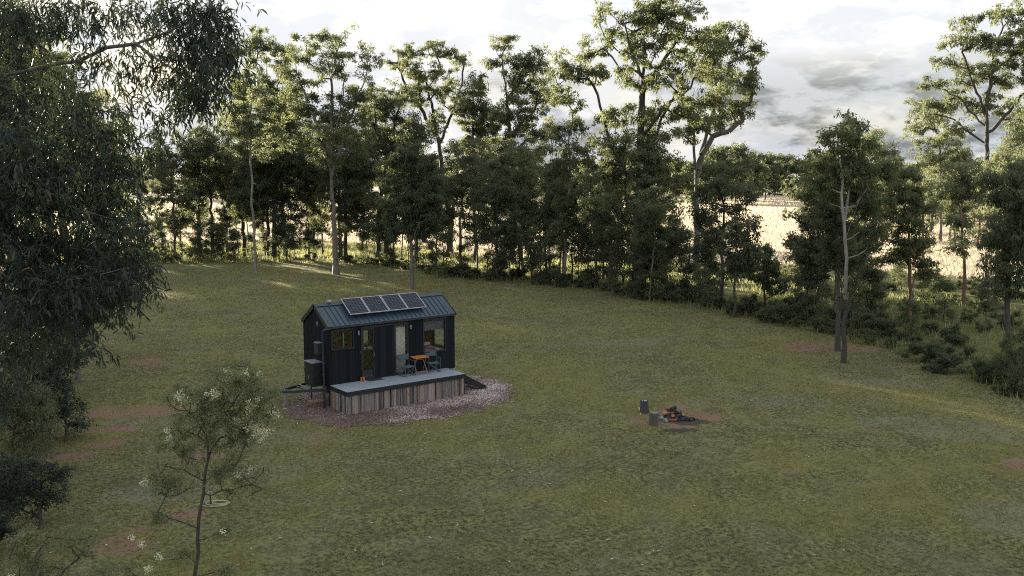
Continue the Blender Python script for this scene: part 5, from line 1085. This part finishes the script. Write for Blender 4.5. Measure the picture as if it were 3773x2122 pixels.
STONE = mat('grey_stone', (.16, .155, .155), (.30, .29, .29), .85, 6, .6)
c0 = G(1690, 1056); c0[2] = float(ground_z(c0[0], c0[1]))
def lump(rng, sx_, sy_, sz_, n=8):
    s = MB(); v = []; 
    for k in range(5):
        ph = math.pi*(k+.5)/5
        for j in range(n): q = math.sin(ph)*rng.uniform(.8, 1.15); v.append((sx_*q*math.cos(j*6.283/n), sy_*q*math.sin(j*6.283/n), sz_*math.cos(ph)*rng.uniform(.85, 1.1)))
    f = [(k*n+j, (k+1)*n+j, (k+1)*n+(j+1) % n, k*n+(j+1) % n) for k in range(4) for j in range(n)] + [tuple(range(n)), tuple(4*n+j for j in range(n-1, -1, -1))]
    s.add(v, f); return s
LG = [  # dx (right), dy (away), z, length, thick, yaw, tilt, mat, label
 (-.42, .15, .16, .30, .12, .3, .2, FRESH, 'pale orange split block on top of the burnt heap, at its left'), (-.16, -.42, .05, .52, .10, .05, 0, REDW, 'flat red-brown billet lying at the front of the burnt heap'),
 (-.12, .35, .25, .45, .11, .6, .2, REDW, 'dark red billet crowning the burnt heap'), (.10, .32, .30, .34, .10, -.5, -.3, BURNT, None), (.02, .10, .20, .40, .07, .15, .1, FRESH, 'orange-edged billet across the middle of the burnt heap'),
 (.30, .12, .15, .45, .12, -.4, -.3, BURNT, None), (-.20, .00, .10, .42, .13, .9, .3, BURNT, None), (.05, -.18, .08, .40, .12, -.3, .1, BURNT, None), (.62, .05, .12, .24, .09, 1.2, .8, FRESH, 'orange-tipped stub standing at the right of the heap'),
 (.62, -.22, .06, .50, .11, .4, .05, BURNT, None), (.85, -.15, .06, .40, .10, -.5, .1, BURNT, None), (1.0, -.35, .05, .34, .09, .9, .1, BURNT, None), (.40, -.35, .05, .42, .10, -.2, 0, BURNT, None), (-.05, -.20, .16, .14, .09, 1.0, .3, FRESH, 'small orange chunk in the middle of the heap'),
 (.18, .0, .26, .36, .10, 1.0, .3, BURNT, None), (-.45, -.05, .07, .36, .11, .5, .1, BURNT, None), (1.12, -.12, .04, .25, .09, .2, 0, BURNT, None), (-.25, .25, .10, .36, .13, .2, .1, BURNT, None), (.25, .3, .14, .36, .13, -.8, .2, BURNT, None),
  (.08, .20, .34, .30, .12, .5, -.3, BURNT, None), (-.10, .15, .28, .30, .12, 1.2, .2, BURNT, None), (.45, .05, .07, .36, .13, .1, .1, BURNT, None), (-.3, -.22, .07, .30, .12, .7, .1, BURNT, None), (.78, -.32, .05, .25, .10, 1.4, .1, BURNT, None), (.28, -.12, .14, .34, .12, .5, -.2, BURNT, None)]
Rg, Fg = np.array([_R[0], _R[1], 0]), unit(np.array([_F[0], _F[1], 0])); ry = math.atan2(Rg[1], Rg[0])
for (dx_, dy_, z_, ln, th, yw, tl, m_, lb) in LG:
    s = MB(); n_ = 7; v = []; ln *= .72; th *= 1.25
    for k in range(5):
        for j in range(n_): q = th/2*rr_.uniform(.75, 1.15); v.append((-ln/2 + ln*k/4 + (rr_.uniform(-.02, .02) if k in (0, 4) else 0), q*math.cos(j*6.283/n_), q*math.sin(j*6.283/n_)))
    s.add(v, [(k*n_+j, (k+1)*n_+j, (k+1)*n_+(j+1) % n_, k*n_+(j+1) % n_) for k in range(4) for j in range(n_)] + [tuple(range(n_)), tuple(4*n_+j for j in range(n_-1, -1, -1))])
    o = s.build('burnt_log' if m_ is BURNT else 'firewood_billet', m_, None); p_ = c0 + Rg*(dx_*.68 + .04) + Fg*dy_; o.location = (p_[0], p_[1], c0[2] + z_*1.1); o.rotation_euler = (0, tl, ry + yw)
    tagit(o, lb or 'blackened charred log in the heap of burnt wood', 'log', 'charred logs in the heap' if not lb else 'coloured billets in the heap')
for i, (dx_, dy_, s_, lb) in enumerate([(-.83, -.10, .13, 'larger grey stone between the straight stump and the burnt heap'), (-.62, -.38, .12, 'grey stone at the front left of the burnt heap'), (-.60, -.52, .08, 'small pale stone in front of the grey stone'), (-.72, .02, .09, 'low grey stone behind the larger one')]):
    o = lump(rr_, s_, s_*.8, s_*.65).build('stone', STONE, None); p_ = c0 + Rg*(dx_*.5) + Fg*dy_; o.location = (p_[0], p_[1], c0[2] + s_*.4); tagit(o, lb, 'stone', 'stones at the fire place')
g1, g2 = G(1607, 1030), G(1612, 1046)
s = MB(); s.tube([g1 + [0, 0, .10], (g1*.6+g2*.4) + [0, 0, .07], g2 + [0, 0, .03]], [.016, .022, .014], 7); tagit(s.build('stick', mat('bleached_wood', (.42, .33, .22), (.55, .45, .32), .7, 8), None, loc=g2), 'pale bent stick lying left of the flared stump', 'stick')
s = MB(); rr2 = random.Random(12)
for k in range(260):
    a, q = rr2.uniform(0, 6.28), abs(rr2.gauss(0, .55)); p_ = c0 + Rg*(.25 + q*1.6*math.cos(a)) + Fg*(-.25 + q*math.sin(a)); w_ = rr2.uniform(.01, .035)
    s.add([(p_[0]-w_, p_[1], c0[2]), (p_[0]+w_*.6, p_[1]-w_, c0[2]), (p_[0]+w_*.5, p_[1]+w_, c0[2]), (p_[0], p_[1], c0[2]+w_*1.2)], [(0, 1, 3), (1, 2, 3), (2, 0, 3)])
tagit(s.build('charcoal_crumbs', BURNT, None, loc=c0), 'crumbs of charcoal strewn round the burnt heap', 'charcoal', kind='stuff')

# hose left on a short stake under the wattle
g_ = G(540, 1268); hz = float(ground_z(g_[0], g_[1])); HOSE = mat('pale_yellow_hose', (.34, .33, .20), (.46, .45, .30), .5, 6)
hs = empty('garden_hose', (g_[0], g_[1], hz), 'pale garden hose looped on a short stake on the lawn under the wattle', 'hose')
s = MB()
for k, (rx_, ry_, ox, ph) in enumerate([(.44, .26, .0, 0), (.34, .20, .08, .6), (.22, .14, .16, 1.4)]):
    s.tube([np.array([g_[0], g_[1], hz+.035+k*.016]) + Rg*(ox + rx_*math.cos(a+ph)) + Fg*(ry_*math.sin(a+ph)) for a in np.linspace(0, 5.9, 30)], .011, 6, cap=True)
s.build('ground_loops', HOSE, hs)
s = MB(); tpz = g_ - Rg*.12; tpz[2] = hz + .42
for k in range(6):
    sp_ = -.22 + k*.07; s.tube([tpz + Rg*(sp_*.15), tpz + Rg*(sp_*.7) + np.array([0, 0, -.2]), tpz + Rg*sp_ + Fg*(-.05*k % .1) + np.array([0, 0, -.39])], .010, 6)
s.build('hanging_loops', HOSE, hs)
s = MB(); s.tube([tpz + Rg*.0 + np.array([0, 0, -.45]), tpz + np.array([0, 0, .06])], .014, 7); s.build('stake', BLACK, hs)
# timber tray and block lying under the drawbar
s = CB(); s.box(-.35, .25, 1.0, 1.5, -.975, -.90); s2 = s.build('timber_pallet', TLEG, None, loc=(-.05, 1.25, 0)); tagit(s2, 'short timber pallet on the ground below the black cabinet', 'pallet')
